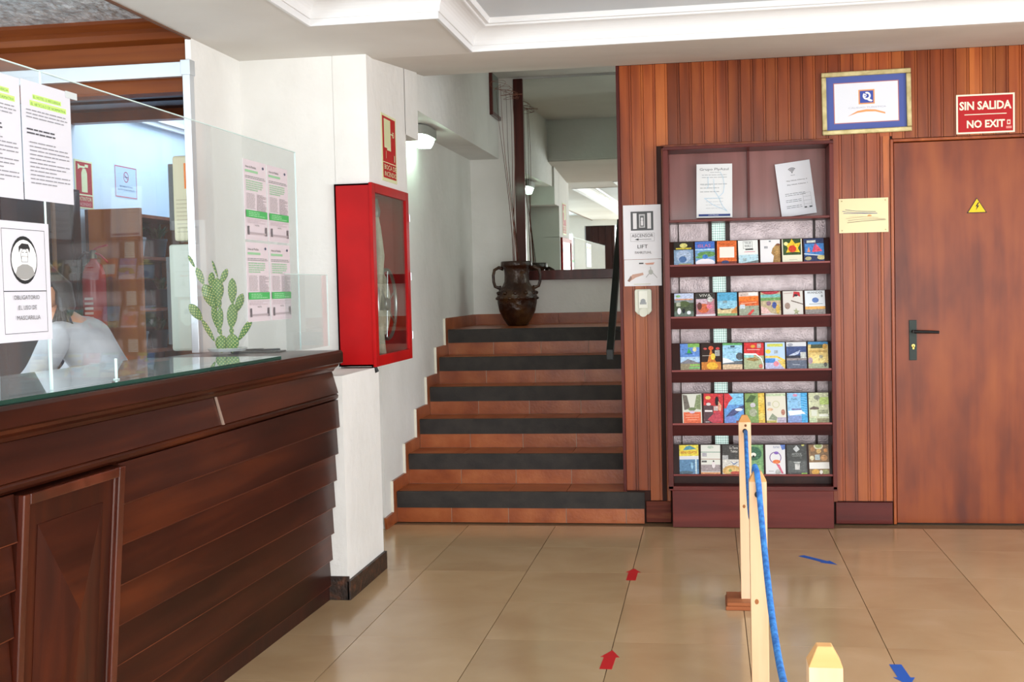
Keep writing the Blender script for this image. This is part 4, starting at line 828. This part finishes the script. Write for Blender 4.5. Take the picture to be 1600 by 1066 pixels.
mb = MB(); mb.box(-.003, .003, -.003, .003, 0, .062, ACRYL_EDGE); mb.box(-.006, .006, -.008, .008, 0, .003, ACRYL_EDGE)
obj('screen_bracket', mb, None, (-1.712, 3.32, 1.1105), label='small clear bracket at the foot of the tall screen on the glass', cat='bracket')
# papers on the screens (A4 sheets, facing the lobby: right = +y)
def p_rules(p):
    p.r(.22, .855, .80, .895, 'c4ec7c'); p.r(.16, .795, .90, .84, 'c4ec7c'); p.t('EL HOTEL LE RECUERDA', .23, .862, .78, .885, '6f8a52'); p.t('EL ARTICULO DE NORMATIVA', .18, .80, .88, .825, '6f8a52')
    p.bars(.08, .92, .76, 3, .03, .009, '8c8c92', 8); p.bars(.08, .95, .60, 2, .032, .013, '505056', 9); p.bars(.12, .92, .49, 11, .034, .009, '8a8a90', 11)
def pap(y, z, fn, lab, w=.236, h=.30, x=XS+.0022, cat='notice', group=None, tilt=0, col='d2d2da'):
    o = sign('paper_notice', (x, y, z), YR, ZU, w, h, .0006, col, lab, cat, fn, group, sm=plain(col, .5))
    return o
pap(2.868, 1.606, p_rules, 'white sheet with green highlighted heading, right one of the upper pair on the screen', .242, .305)
pap(2.622, 1.604, p_rules, 'white sheet with green highlighted heading, cut by the left edge of the photo', .24, .305)
def p_mask(p):
    p.frame(.11, .07, .91, .935, .0013, '303034'); p.line([(.11, .42), (.91, .42)], .0022, '303034')
    p.ring(.50, .68, .056, .009, '26282a'); p.e(.50, .68, .235, .17, 'f0f0f0')
    p.poly([(.33, .56), (.37, .62), (.46, .645), (.56, .645), (.65, .62), (.69, .56), (.6, .525), (.5, .515), (.4, .525)], '9a9a98')
    p.e(.50, .725, .085, .075, 'ececec'); p.poly([(.405, .74), (.40, .79), (.46, .82), (.58, .815), (.61, .78), (.60, .74), (.575, .775), (.5, .77), (.43, .775)], '303032')
    p.ring(.50, .72, .016, .0012, '505052', 20); p.r(.45, .66, .55, .715, 'fafafa'); p.frame(.445, .665, .555, .71, .0012, '404042'); p.line([(.455, .745), (.485, .745)], .0015, '303032'); p.line([(.515, .745), (.545, .745)], .0015, '303032')
    p.t('OBLIGATORIO', .27, .35, .75, .385, '606064'); p.t('EL USO DE', .35, .265, .69, .30, '606064'); p.t('MASCARILLA', .31, .18, .75, .215, '606064')
pap(2.725, 1.245, p_mask, 'white notice of a masked face in a black circle on the screen', .245, .302, XS+.004)
def p_green(p):
    p.t('Aviso de Medidas', .08, .90, .55, .93, '505450'); p.e(.86, .93, .04, .018, '303a5a'); p.r(.8, .925, .84, .935, '808a90')
    p.r(.06, .845, .62, .875, '96c49a'); p.bars(.06, .94, .80, 2, .02, .008, '808480', 4)
    for k in range(5): p.bars(.08, .85, .745-.028*k, 1, .03, .014, '9cc4a0', 20+k)
    p.bars(.08, .45, .58, 11, .018, .008, 'b0a8a8', 7); p.bars(.54, .94, .58, 12, .018, .009, 'a49a9c', 9)
    p.r(.03, .28, .97, .37, '4fae62'); p.bars(.14, .86, .35, 3, .022, .008, 'a8dcae', 12)
    p.bars(.08, .94, .26, 3, .02, .008, 'c4b4b8', 14); p.t('HOTEL', .4, .175, .58, .195, '606060')
    p.r(.08, .06, .14, .17, '706c70'); p.r(.86, .06, .92, .17, '706c70'); p.r(.14, .07, .86, .095, 'b0a4a8'); p.frame(.05, .02, .95, .22, .0008, 'd0c8cc')
for (y, z, nm) in ((4.358, 1.558, 'upper left'), (4.606, 1.558, 'upper right'), (4.358, 1.246, 'lower left'), (4.606, 1.246, 'lower right')):
    pap(y, z, p_green, nm+' of the four sheets with green bands on the tall screen', .236, .302, col='d6cacf')  # pinkish tone puts the acrylic's reflection into the paper colour
mb = MB(); mb.box(-.0008, .0008, 0, .06, 0, .018, plain('c8cfd0', .3)); 
tp = obj('adhesive_tape', mb, None, (XS+.0045, 3.085, 1.895), label='strip of clear tape at the top corner of the right upper sheet', cat='tape')
# ---- aluminium post and rail of the office opening
op = thing('sliding_partition_frame', (-2.205, 5.035, 1.10), 'slim aluminium post and top rail of the partition beside the pillar', 'frame')
rl(obj('post', B(-.022, .012, -.025, .02, 0, 1.26, ALU), bevel=.002), op)
rl(obj('post_cap', B(-.028, .016, -.03, .025, 1.205, 1.27, ALU), bevel=.002), op)
rl(obj('top_rail', B(-2.0, -.022, .0, .035, 1.205, 1.268, ALU), bevel=.002), op)

# ---- cactus
def cactus_mat():
    m, n, l, b = base('cactus_skin')
    tc = n.new('ShaderNodeTexCoord'); mp = n.new('ShaderNodeMapping'); mp.inputs['Scale'].default_value = (90, 90, 90); mp.inputs['Rotation'].default_value = (0, PI/4, 0)
    l.new(tc.outputs['Object'], mp.inputs[0]); sp = n.new('ShaderNodeSeparateXYZ'); l.new(mp.outputs[0], sp.inputs[0])
    d = []
    for ax in ('X', 'Z'):
        pp = n.new('ShaderNodeMath'); pp.operation = 'PINGPONG'; pp.inputs[1].default_value = .5; l.new(sp.outputs[ax], pp.inputs[0]); d.append(pp.outputs[0])
    ad = n.new('ShaderNodeMath'); ad.operation = 'ADD'; l.new(d[0], ad.inputs[0]); l.new(d[1], ad.inputs[1])
    r = ramp(n, ['e2dc8c', 'c8cc74', '54823c'], [.0, .26, .40]); l.new(ad.outputs[0], r.inputs[0]); l.new(r.outputs[0], b.inputs['Base Color']); b.inputs['Roughness'].default_value = .6
    return m
CM = cactus_mat()
cc = thing('potted_cactus', (-2.03, 4.93, 1.111), 'green prickly pear cactus with dotted pads on the counter by the post', 'cactus')
DSH = plain('dfe4e2', .2)
mb = MB(); mb.lathe([(0, 0), (.075, 0), (.085, .012), (.08, .014), (.07, .006), (0, .006)], DSH, 28); rl(obj('dish', mb, smooth=True), cc)
def padpx(name, x0, y0, x1, y1, wd, dy=0, parent=cc):
    # endpoints given in the zoomed crop (5.92 px per px), converted to metres relative to the dish
    S = 5.35/1900/5.92
    ax, az = (x0-425)*S, (950-y0)*S; bx, bz = (x1-425)*S, (950-y1)*S
    L = math.hypot(bx-ax, bz-az); ang = math.atan2(bx-ax, bz-az); w2 = wd*S/2
    mb = MB(); vs = []; nu, nv = 16, 12
    for i in range(nv+1):
        t = i/nv; th = math.sin(PI*min(1, max(0, t)))**.6*(.78+.35*t); 
        for k in range(nu):
            a = 2*PI*k/nu; vs.append((w2*th*math.cos(a), max(.006, w2*.35)*th*math.sin(a), t*L*1.04-.004))
    fs = [(i*nu+k, i*nu+(k+1) % nu, (i+1)*nu+(k+1) % nu, (i+1)*nu+k) for i in range(nv) for k in range(nu)]
    mb.add(vs, fs, CM); o = obj(name, mb, parent, (ax, dy, az), smooth='all'); o.rotation_euler = (0, ang, 0); return o
PADS = [(370, 960, 372, 800, 125, 0), (480, 960, 482, 790, 130, -.01), (370, 800, 340, 730, 45, 0), (480, 800, 475, 730, 45, -.01),
 (350, 760, 300, 540, 75, .0), (375, 745, 378, 550, 65, -.012), (330, 570, 215, 345, 125, .005), (365, 560, 345, 460, 60, 0), (370, 500, 355, 290, 120, -.012), (215, 345, 150, 190, 68, .005), (135, 190, 75, 75, 34, .005),
 (285, 360, 305, 235, 65, .0), (395, 340, 460, 210, 62, -.012), (365, 290, 315, 130, 22, -.01), (475, 745, 500, 520, 105, -.01), (495, 525, 500, 295, 88, -.01), (520, 600, 590, 435, 78, -.004),
 (305, 860, 190, 660, 50, .0), (190, 665, 75, 520, 95, .0), (535, 855, 670, 665, 62, -.005), (670, 670, 740, 535, 72, -.005), (300, 560, 330, 500, 55, .003)]
for q in PADS: padpx('pad', q[0], q[1], q[2], q[3], q[4], q[5])
# flat dark tray with leaflets by the cactus
pt = thing('pen_tray', (-1.93, 5.03, 1.099), 'flat dark tray lying on the counter right of the cactus', 'tray')
mb = MB(); mb.box(-.11, .11, -.045, .045, 0, .006, plain('4a4644', .5)); rl(obj('tray', mb, bevel=.002), pt)
mb = MB(); mb.tube([(-.10, 0, .010), (.02, .01, .012)], .004, BLACK, 8); mb.tube([(.0, -.02, .010), (.10, -.005, .012)], .004, plain('2a2c34', .3), 8); rl(obj('pens', mb), pt)

# ================================================================== OFFICE BEHIND
mb = MB(); mb.box(-4.2, -3.7, 5.2, 9.2, 0, 3.0, PLASTER_COOL); obj('wall_office_left', mb, kind='structure')
obj('wall_office_back', B(-3.7, -2.36, 8.9, 9.1, 0, 3.0, PLASTER_COOL), kind='structure')
obj('wall_reception_left', B(-4.2, -4.05, -1.8, 5.2, 0, 2.66, PLASTER), kind='structure')
mb = MB(); mb.box(-3.0, -2.36, 7.6, 8.9, 0, 2.45, PLASTER_COOL); obj('wall_office_niche', mb, kind='structure')
mb = MB(); mb.box(-3.75, -2.36, 6.75, 9.1, 2.95, 3.05, PLASTER_COOL); obj('ceiling_office', mb, kind='structure')
mb = MB()
for k in range(8): mb.box(-3.7, -2.36, 5.24+k*.19, 5.40+k*.19, 2.43+(k % 2)*.01, 2.46, W_DARK)
mb.box(-3.7, -2.36, 5.2, 6.78, 2.458, 2.49, W_DARK); mb.box(-3.7, -2.36, 6.70, 6.78, 2.38, 2.46, W_OFF)
obj('ceiling_office_panels', mb, kind='structure')
mb = MB(); mb.box(-3.69, -3.66, 6.8, 8.9, 2.50, 2.53, GLOSSWHITE); mb.box(-3.69, -3.64, 6.8, 8.9, 2.53, 2.56, GLOSSWHITE); obj('trim_office_cornice', mb, kind='structure')
# header over the opening
mb = MB(); mb.box(-4.05, -2.22, 5.10, 5.2, 2.25, 2.60, W_OFF); hd = obj('wall_office_header', mb, kind='structure')
mb = MB(); mb.prism([(5.10, 2.46), (5.055, 2.475), (5.04, 2.50), (5.045, 2.52), (5.02, 2.545), (5.02, 2.56), (5.10, 2.56)], 0, -4.05, -2.22, W_OFF); obj('trim_office_crown', mb, kind='structure')
m = mottled('textured_grey_ceiling', ['a4acb0', 'ccd4d8', 'eef2f4'], 26, .35, .9, 40, .2, sc=(1, .4, 1), dist=.03)
obj('ceiling_reception', B(-4.1, -2.22, -1.85, 5.1, 2.56, 2.62, m), kind='structure')
# brown door on the left office wall
mb = MB(); mb.box(-3.70, -3.672, 5.95, 6.68, 0, 1.95, W_DARK); dd = obj('door_3', mb, kind='structure')
mb = MB(); mb.box(-3.70, -3.655, 6.64, 6.72, 0, 1.99, W_DARK); mb.box(-3.70, -3.655, 5.9, 5.97, 0, 1.99, W_DARK); mb.box(-3.70, -3.655, 5.97, 6.64, 1.93, 1.99, W_DARK)
mb.box(-3.672, -3.66, 6.42, 6.45, .1, 1.9, plain('7d5a40', .4)); obj('door_frame', mb, dd)
# extinguisher sign and no smoking sign (facing +x)
def p_ext(p):
    p.r(.06, .30, .94, .96, 'a81a20'); p.r(.06, .03, .94, .27, 'b03a3c'); p.poly([(.36, .34), (.36, .74), (.44, .83), (.60, .83), (.68, .74), (.68, .34)], CREAM); p.poly([(.18, .92), (.30, .88), (.56, .88), (.56, .84), (.30, .84), (.18, .80)], CREAM); p.r(.56, .86, .74, .92, CREAM)
    p.t('EXTINTOR', .12, .16, .88, .24, CREAM); p.t('INCENDIO', .16, .06, .84, .12, 'd8a8a0')
sign('extinguisher_sign', (-3.70, 6.75, 1.89), YR, ZU, .215, .29, .002, CREAM, 'red and cream extinguisher sign on the blue-white office wall', 'sign', p_ext)
def p_nosm(p):
    p.frame(.02, .03, .98, .97, .006, 'c05868'); p.ring(.5, .66, .032, .005, 'b04458'); p.line([(.42, .74), (.58, .58)], .005, 'b04458'); p.line([(.42, .66), (.58, .66)], .004, '505a6c')
    p.t('PROHIBIDO FUMAR', .2, .33, .8, .38, '4a5a78'); p.t('EN ESTE ESTABLECIMIENTO', .12, .23, .88, .28, '4a5a78')
sign('no_smoking_sign', (-3.70, 7.25, 1.99), YR, ZU, .30, .205, .001, 'b4c8dc', 'white no smoking sheet with thin red border on the office wall', 'sign', p_nosm)
# shelf unit with plants
su = thing('office_shelf', (-3.52, 6.80, 0), 'orange-brown wooden shelf unit behind the reception glass', 'shelf')
rl(obj('side_panel', B(-.13, .20, 0, .03, .0, 1.88, W_OFFV), bevel=.002), su); rl(obj('side_panel', B(-.13, .10, .97, 1.0, 0, 1.88, W_OFFV), bevel=.002), su)
rl(obj('back_panel', B(-.15, -.13, 0, 1.0, 0, 1.88, W_DARK)), su)
SHZ = (.75, 1.02, 1.28, 1.60, 1.86)
for z in SHZ: rl(obj('shelf', B(-.13, .09, .03, .97, z-.02, z, W_OFF)), su)
LEAF = mottled('dark_leaves', ['1f3018', '3a5228'], 20, .6, .2, 60)
def potplant(x, y, z, col, lab, rs):
    t_ = thing('potted_plant', (x, y, z), lab, 'plant', 'potted plants on the office shelf')
    mb = MB(); mb.lathe([(0, 0), (.045, 0), (.06, .10), (.064, .10), (.064, .115), (.055, .115), (.05, .10), (0, .10)], plain(col, .5), 20); rl(obj('pot', mb, smooth=True), t_)
    rn = random.Random(rs); mb = MB()
    for k in range(34):
        a = rn.uniform(0, 2*PI); rr = rn.uniform(.03, .09); L = rn.uniform(.05, .10); h0 = rn.uniform(.0, .03)
        b0 = Vector((rn.uniform(-.02, .02), rn.uniform(-.02, .02), .10)); tip = Vector((rr*math.cos(a), rr*math.sin(a), .12+h0+L*.6)); md = (b0+tip)/2+Vector((0, 0, .02)); sd = Vector((-math.sin(a), math.cos(a), 0))*.012
        mb.add([b0, md-sd, tip, md+sd], [(0, 1, 2, 3)], LEAF)
    rl(obj('foliage', mb, kind='stuff'), t_)
potplant(-3.48, 7.03, 1.603-.32, '4a4c50', 'small bushy plant in dark grey pot on the middle office shelf, nearer one', 2)
potplant(-3.48, 7.38, 1.283, '23262a', 'small bushy plant in black pot on the middle office shelf, farther one', 3)
potplant(-3.48, 7.06, 1.603, '8a8f94', 'small plant in pale grey pot on the upper office shelf, nearer one', 4)
potplant(-3.48, 7.36, 1.603, '303236', 'small plant in black pot on the upper office shelf, farther one', 5)
potplant(-3.48, 7.05, 1.023, '70757a', 'small plant in grey pot on the lower office shelf, nearer one', 6)
potplant(-3.48, 7.34, 1.023, '202226', 'small plant in black pot on the lower office shelf, farther one', 7)
# fire extinguisher on the wall in front of the shelf
fe = thing('fire_extinguisher', (-3.53, 6.62, 1.10), 'red fire extinguisher with black hose on the office wall', 'fire extinguisher')
RG = plain('a01418', .2)
mb = MB(); mb.lathe([(0, 0), (.062, 0), (.068, .02), (.068, .36), (.064, .40), (.048, .44), (.022, .465), (.018, .48), (0, .48)], RG, 28); rl(obj('cylinder_body', mb, smooth=True), fe)
mb = MB(); mb.lathe([(0, .48), (.02, .48), (.02, .51), (.014, .53), (0, .53)], plain('6a6a58', .35, .7), 16); rl(obj('valve', mb, smooth=True), fe)
mb = MB(); mb.tube([(0, 0, .53), (.04, -.01, .545), (.10, -.02, .555)], .006, RED, 8); mb.tube([(0, 0, .515), (.05, -.01, .50), (.10, -.02, .455)], .006, RED, 8); rl(obj('lever', mb), fe)
mb = MB(); mb.tube([(0, 0, .51), (-.05, -.01, .515), (-.085, -.015, .47), (-.09, -.015, .30), (-.085, -.01, .10)], .01, BLACK, 8); rl(obj('hose', mb, smooth='all'), fe)
p = Print((-.03, -.0695, .08), XR, ZU, .06, .2); 
for k, zz_ in enumerate((.80, .66, .52, .38, .24)): p.r(.05, zz_, .95, zz_+.07, 'd0c4c0')
rl(obj('label_print', p), fe)
mb = MB(); mb.box(-.165, -.06, -.02, .02, .40, .44, BLACK); rl(obj('wall_bracket', mb), fe)
# cream boxes beside the post
CRM = plain('d8d4b4', .5); CRM2 = plain('cfd8cc', .5)
kb = thing('wall_phone_box', (-2.335, 5.32, 1.60), 'cream rounded box with orange sticker above the lower box, behind the post', 'box')
rl(obj('casing', B(-.052, .08, -.10, .10, .0, .385, CRM), bevel=.012), kb)
mb = MB(); mb.box(-.075, -.052, -.09, .09, .05, .35, plain('5c5f60', .5)); rl(obj('back_plate', mb, bevel=.002), kb)
p = Print((.006, -.1002, .235), XR, ZU, .06, .115); p.r(0, 0, 1, 1, 'f08020'); p.r(.2, .35, .8, .5, 'e8e4dc'); rl(obj('sticker', p), kb)
p = Print((-.035, -.1002, .03), XR, ZU, .10, .18)
for k in range(9): p.r(.0, .05+k*.1, .9, .07+k*.1, 'b4b096')
rl(obj('grille', p), kb)
kb2 = thing('cream_cabinet', (-2.345, 5.32, 1.10), 'pale cream rounded cabinet standing behind the cactus and the post', 'box')
rl(obj('casing', B(-.072, .08, -.10, .10, .0, .485, CRM2), bevel=.012), kb2)
rl(obj('back_plate', B(-.09, -.072, -.09, .09, .03, .43, plain('5c6062', .5)), bevel=.002), kb2)
# ---- person leaning over the inner desk
SKIN = plain('c08a6a', .5); HAIR = mottled('dark_hair', ['120c0a', '241812'], 30, .45, .4, 80, sc=(1, 1, .2)); BLOUSE = mottled('grey_white_blouse', ['a4a6ac', 'c0c2c8'], 6, .8, .3, 18)
pe = thing('person', (-2.395, 4.64, 0), 'person with dark ponytail in a pale grey blouse, leaning forward behind the counter glass', 'person')
def skin_obj(name, verts, edges, radii, mat, sub=2, root=0):
    me = bpy.data.meshes.new(name); me.from_pydata(verts, edges, []); me.materials.append(mat)
    o = bpy.data.objects.new(name, me); C.objects.link(o); o.parent = pe
    sk = o.modifiers.new('skin', 'SKIN'); 
    for i, sv in enumerate(me.skin_vertices[0].data): sv.radius = radii[i] if isinstance(radii[i], tuple) else (radii[i], radii[i]); sv.use_root = (i == root)
    sk.use_smooth_shade = True
    s = o.modifiers.new('sub', 'SUBSURF'); s.levels = sub; s.render_levels = sub
    return o
# joints (local): pelvis, spine, chest, neck ... leaning towards -x and towards the camera
V = [(0.04, 0, .93), (-.02, -.02, 1.03), (-.09, -.04, 1.15), (-.17, -.06, 1.24), (-.205, -.075, 1.285), (-.235, -.09, 1.33),
     (-.13, -.20, 1.21), (-.19, -.27, 1.05), (-.35, -.30, .93), (-.43, -.31, .90),
     (-.19, .08, 1.23), (-.25, .15, 1.06), (-.40, .13, .93), (-.48, .12, .90),
     (.03, -.09, .86), (.02, -.10, .48), (.05, -.10, .09), (-.05, -.11, .04),
     (.03, .09, .86), (.04, .10, .48), (.09, .10, .09), (-.01, .11, .04)]
E_ = [(0, 1), (1, 2), (2, 3), (3, 4), (4, 5), (3, 6), (6, 7), (7, 8), (8, 9), (3, 10), (10, 11), (11, 12), (12, 13), (0, 14), (14, 15), (15, 16), (16, 17), (0, 18), (18, 19), (19, 20), (20, 21)]
Rr = [(.10, .08), (.09, .07), (.10, .08), (.07, .06), .045, .045, .038, .034, .030, .024, .038, .034, .030, .024, .085, .06, .04, .035, .085, .06, .04, .035]
skin_obj('body', V, E_, Rr, SKIN)
VC = V[:4]+[V[6], V[7], tuple((Vector(V[7])*.45+Vector(V[8])*.55)), V[10], V[11], tuple((Vector(V[11])*.45+Vector(V[12])*.55))]
skin_obj('blouse', VC, [(0, 1), (1, 2), (2, 3), (3, 4), (4, 5), (5, 6), (3, 7), (7, 8), (8, 9)], [(.135, .11), (.125, .105), (.14, .115), (.105, .09), .066, .054, .046, .066, .054, .046], BLOUSE)
skin_obj('trousers', [V[0], V[14], V[15], V[16], V[18], V[19], V[20]], [(0, 1), (1, 2), (2, 3), (0, 4), (4, 5), (5, 6)], [(.14, .115), .10, .075, .055, .10, .075, .055], plain('23262e', .8))
hd_ = bpy.data.objects.new('head', None)
HM = Matrix.Rotation(math.radians(-35), 3, 'Y') @ Matrix.Rotation(math.radians(150), 3, 'Z')
hc = Vector((-.275, -.105, 1.40))
def hp(v): q = HM @ Vector(v); return (hc.x+q.x, hc.y+q.y, hc.z+q.z)
mb = MB(); mb.ell(tuple(hc), (.092, .076, .112), SKIN, 20, 14, HM); mb.ell(hp((.055, 0, -.06)), (.045, .045, .05), SKIN, 14, 10, HM)
mb.ell(hp((.100, 0, -.015)), (.016, .012, .022), SKIN, 10, 8, HM)
for s in (-1, 1): mb.ell(hp((.0, s*.078, -.01)), (.018, .008, .03), SKIN, 10, 8, HM)
for s in (-1, 1): mb.ell(hp((.082, s*.030, .012)), (.010, .013, .008), plain('eae6e2', .3), 10, 8, HM); mb.ell(hp((.090, s*.030, .012)), (.004, .006, .006), plain('2a1a12', .2), 8, 6, HM)
mb.ell(hp((.086, 0, -.062)), (.010, .022, .006), plain('a05a50', .5), 10, 6, HM)
rl(obj('head', mb, smooth='all'), pe)
mb = MB(); mb.ell(hp((-.018, 0, .028)), (.098, .087, .105), HAIR, 20, 14, HM)
mb.tube([hp((-.10, 0, .05)), (hc.x+.10, hc.y+.02, hc.z-.01), (hc.x+.13, hc.y, hc.z-.08), (hc.x+.13, hc.y-.03, hc.z-.17)], [.03, .045, .035, .012], HAIR, 12)
for k in range(6): mb.tube([(hc.x+.11, hc.y, hc.z-.06), (hc.x+.10+k*.014, hc.y-.05, hc.z-.14), (hc.x+.08+k*.025, hc.y-.06, hc.z-.19)], [.012, .008, .002], HAIR, 6)
rl(obj('hair', mb, smooth='all'), pe)
for s, (wx, wy, wz) in ((0, V[9]), (1, V[13])):
    mb = MB(); mb.ell((wx-.03, wy, wz-.01), (.045, .038, .016), SKIN, 14, 10)
    for f_, (dy, L) in enumerate(((-.03, .055), (-.01, .066), (.01, .062), (.03, .048))):
        mb.tube([(wx-.06, wy+dy*.9, wz-.008), (wx-.06-L*.5, wy+dy, wz-.010), (wx-.06-L, wy+dy*1.05, wz-.028)], [.0095, .0088, .006], SKIN, 8)
    sg = -1 if s else 1
    mb.tube([(wx-.01, wy+sg*.03, wz-.01), (wx-.035, wy+sg*.055, wz-.014), (wx-.06, wy+sg*.062, wz-.022)], [.011, .010, .007], SKIN, 8)
    rl(obj('hand', mb, smooth='all'), pe)
# inner desk the person leans on
dk = thing('inner_desk', (-2.85, 4.55, 0), 'low brown desk behind the reception counter, hidden by its front', 'desk')
rl(obj('desk_top', B(-.40, .08, -1.6, .5, .84, .865, W_OFF), bevel=.003), dk)
for a, b_ in ((-.36, -1.5), (-.36, .42), (.03, -1.5), (.03, .42)): rl(obj('leg', B(a-.025, a+.025, b_-.025, b_+.025, 0, .84, W_OFF)), dk)

# ================================================================== QUEUE POSTS, ROPE, ARROWS
def qpost(x, y, lab, hole=True):
    t_ = thing('queue_post', (x, y, 0), lab, 'post', 'pine queue posts')
    h = .028; R2 = .025
    mb = MB(); mb.box(-R2, R2, -R2, R2, .03, .772, W_PINE)
    mb.add([(-R2, -R2, .772), (R2, -R2, .772), (R2, R2, .772), (-R2, R2, .772), (-.011, -.011, .800), (.011, -.011, .800), (.011, .011, .800), (-.011, .011, .800)], [(0, 1, 5, 4), (1, 2, 6, 5), (2, 3, 7, 6), (3, 0, 4, 7), (4, 5, 6, 7)], wood('cut_pine', ['c08850', 'd09a60', 'dca870'], 0, .55, .04, 20))
    rl(obj('shaft', mb, bevel=.0012), t_)
    rl(obj('base_board', B(-.09, .09, -.10, .10, .0, .016, W_BASE), bevel=.003), t_); rl(obj('base_board', B(-.085, .085, -.095, .095, .016, .031, W_BASE), bevel=.003), t_)
    mb = MB(); mb.lathe([(0, 0), (.010, 0), (.010, .0015), (0, .0015)], BLACK, 16, (0, -R2-.0012, .735), 1); rl(obj('rope_hole', mb), t_)
    mb = MB(); hole and mb.ell((.003, -R2, .758), (.005, .001, .006), plain('6b3f22', .7), 10, 6); mb.ell((-.008, -R2, .42), (.006, .001, .008), plain('9a6238', .7), 10, 6); rl(obj('knot', mb), t_)
    return t_
PA, PB, PC = (.142, 5.14), (.134, 3.60), (.165, 1.87)
qpost(*PA, 'farthest pine queue post, with its square base visible on the tiles')
qpost(*PB, 'middle pine queue post with blue rope hanging over its tip')
qpost(*PC, 'nearest pine queue post, only its pointed tip in view at the bottom', False)
BLUE = mottled('blue_rope', ['1f5fae', '3f8fdc'], 60, .6, .5, 200)
def sag(a, b_, s, n=18): return [tuple(Vector(a).lerp(Vector(b_), i/n)+Vector((0, 0, -4*s*(i/n)*(1-i/n)))) for i in range(n+1)]
a0 = (PA[0]+.003, PA[1]-.036, .735)
pts = sag(a0, (PB[0]-.008, PB[1]+.033, .765), .22)+[(PB[0]-.008, PB[1]+.022, .800), (PB[0]-.007, PB[1]+.002, .813), (PB[0]-.002, PB[1]-.022, .800), (PB[0]+.002, PB[1]-.034, .765)]
pts += sag((PB[0]+.004, PB[1]-.042, .73), (PC[0], PC[1]+.030, .735), .27)
ro = MB(); ro.tube(pts, .0085, BLUE, 10); obj('blue_rope', ro, None, None, label='blue rope strung between the pine queue posts', cat='rope', smooth='all')
def arrow(tail, head, wd, hw, hl, col, lab):
    a = Vector((*tail, 0)); b_ = Vector((*head, 0)); t_ = (b_-a).normalized(); s = Vector((-t_.y, t_.x, 0)); q = b_-t_*hl
    P = [a-s*wd/2, q-s*wd/2, q-s*hw/2, b_, q+s*hw/2, q+s*wd/2, a+s*wd/2]; c = (a+b_)/2
    mb = MB(); n_ = 7; mb.add([(p-c) for p in P]+[(p-c+Vector((0, 0, .0006))) for p in P], [tuple(range(6, -1, -1)), tuple(range(7, 14))]+[(i, (i+1) % 7, 7+(i+1) % 7, 7+i) for i in range(7)], plain(col, .5))
    obj('floor_arrow', mb, None, (c.x, c.y, .0003), label=lab, cat='arrow')
arrow((-.370, 5.53), (-.368, 5.765), .044, .070, .080, 'c01820', 'red arrow sticker on the floor tiles nearer to the stairs')
arrow((-.378, 4.228), (-.371, 4.452), .044, .070, .085, 'c01820', 'red arrow sticker on the floor at the bottom of the photo')
arrow((.432, 6.085), (.585, 5.900), .036, .065, .08, '1f5cb8', 'blue arrow sticker on the floor in front of the door side of the rack')
arrow((.627, 4.366), (.640, 4.14), .042, .072, .085, '1f5cb8', 'blue arrow sticker on the floor at the lower right')
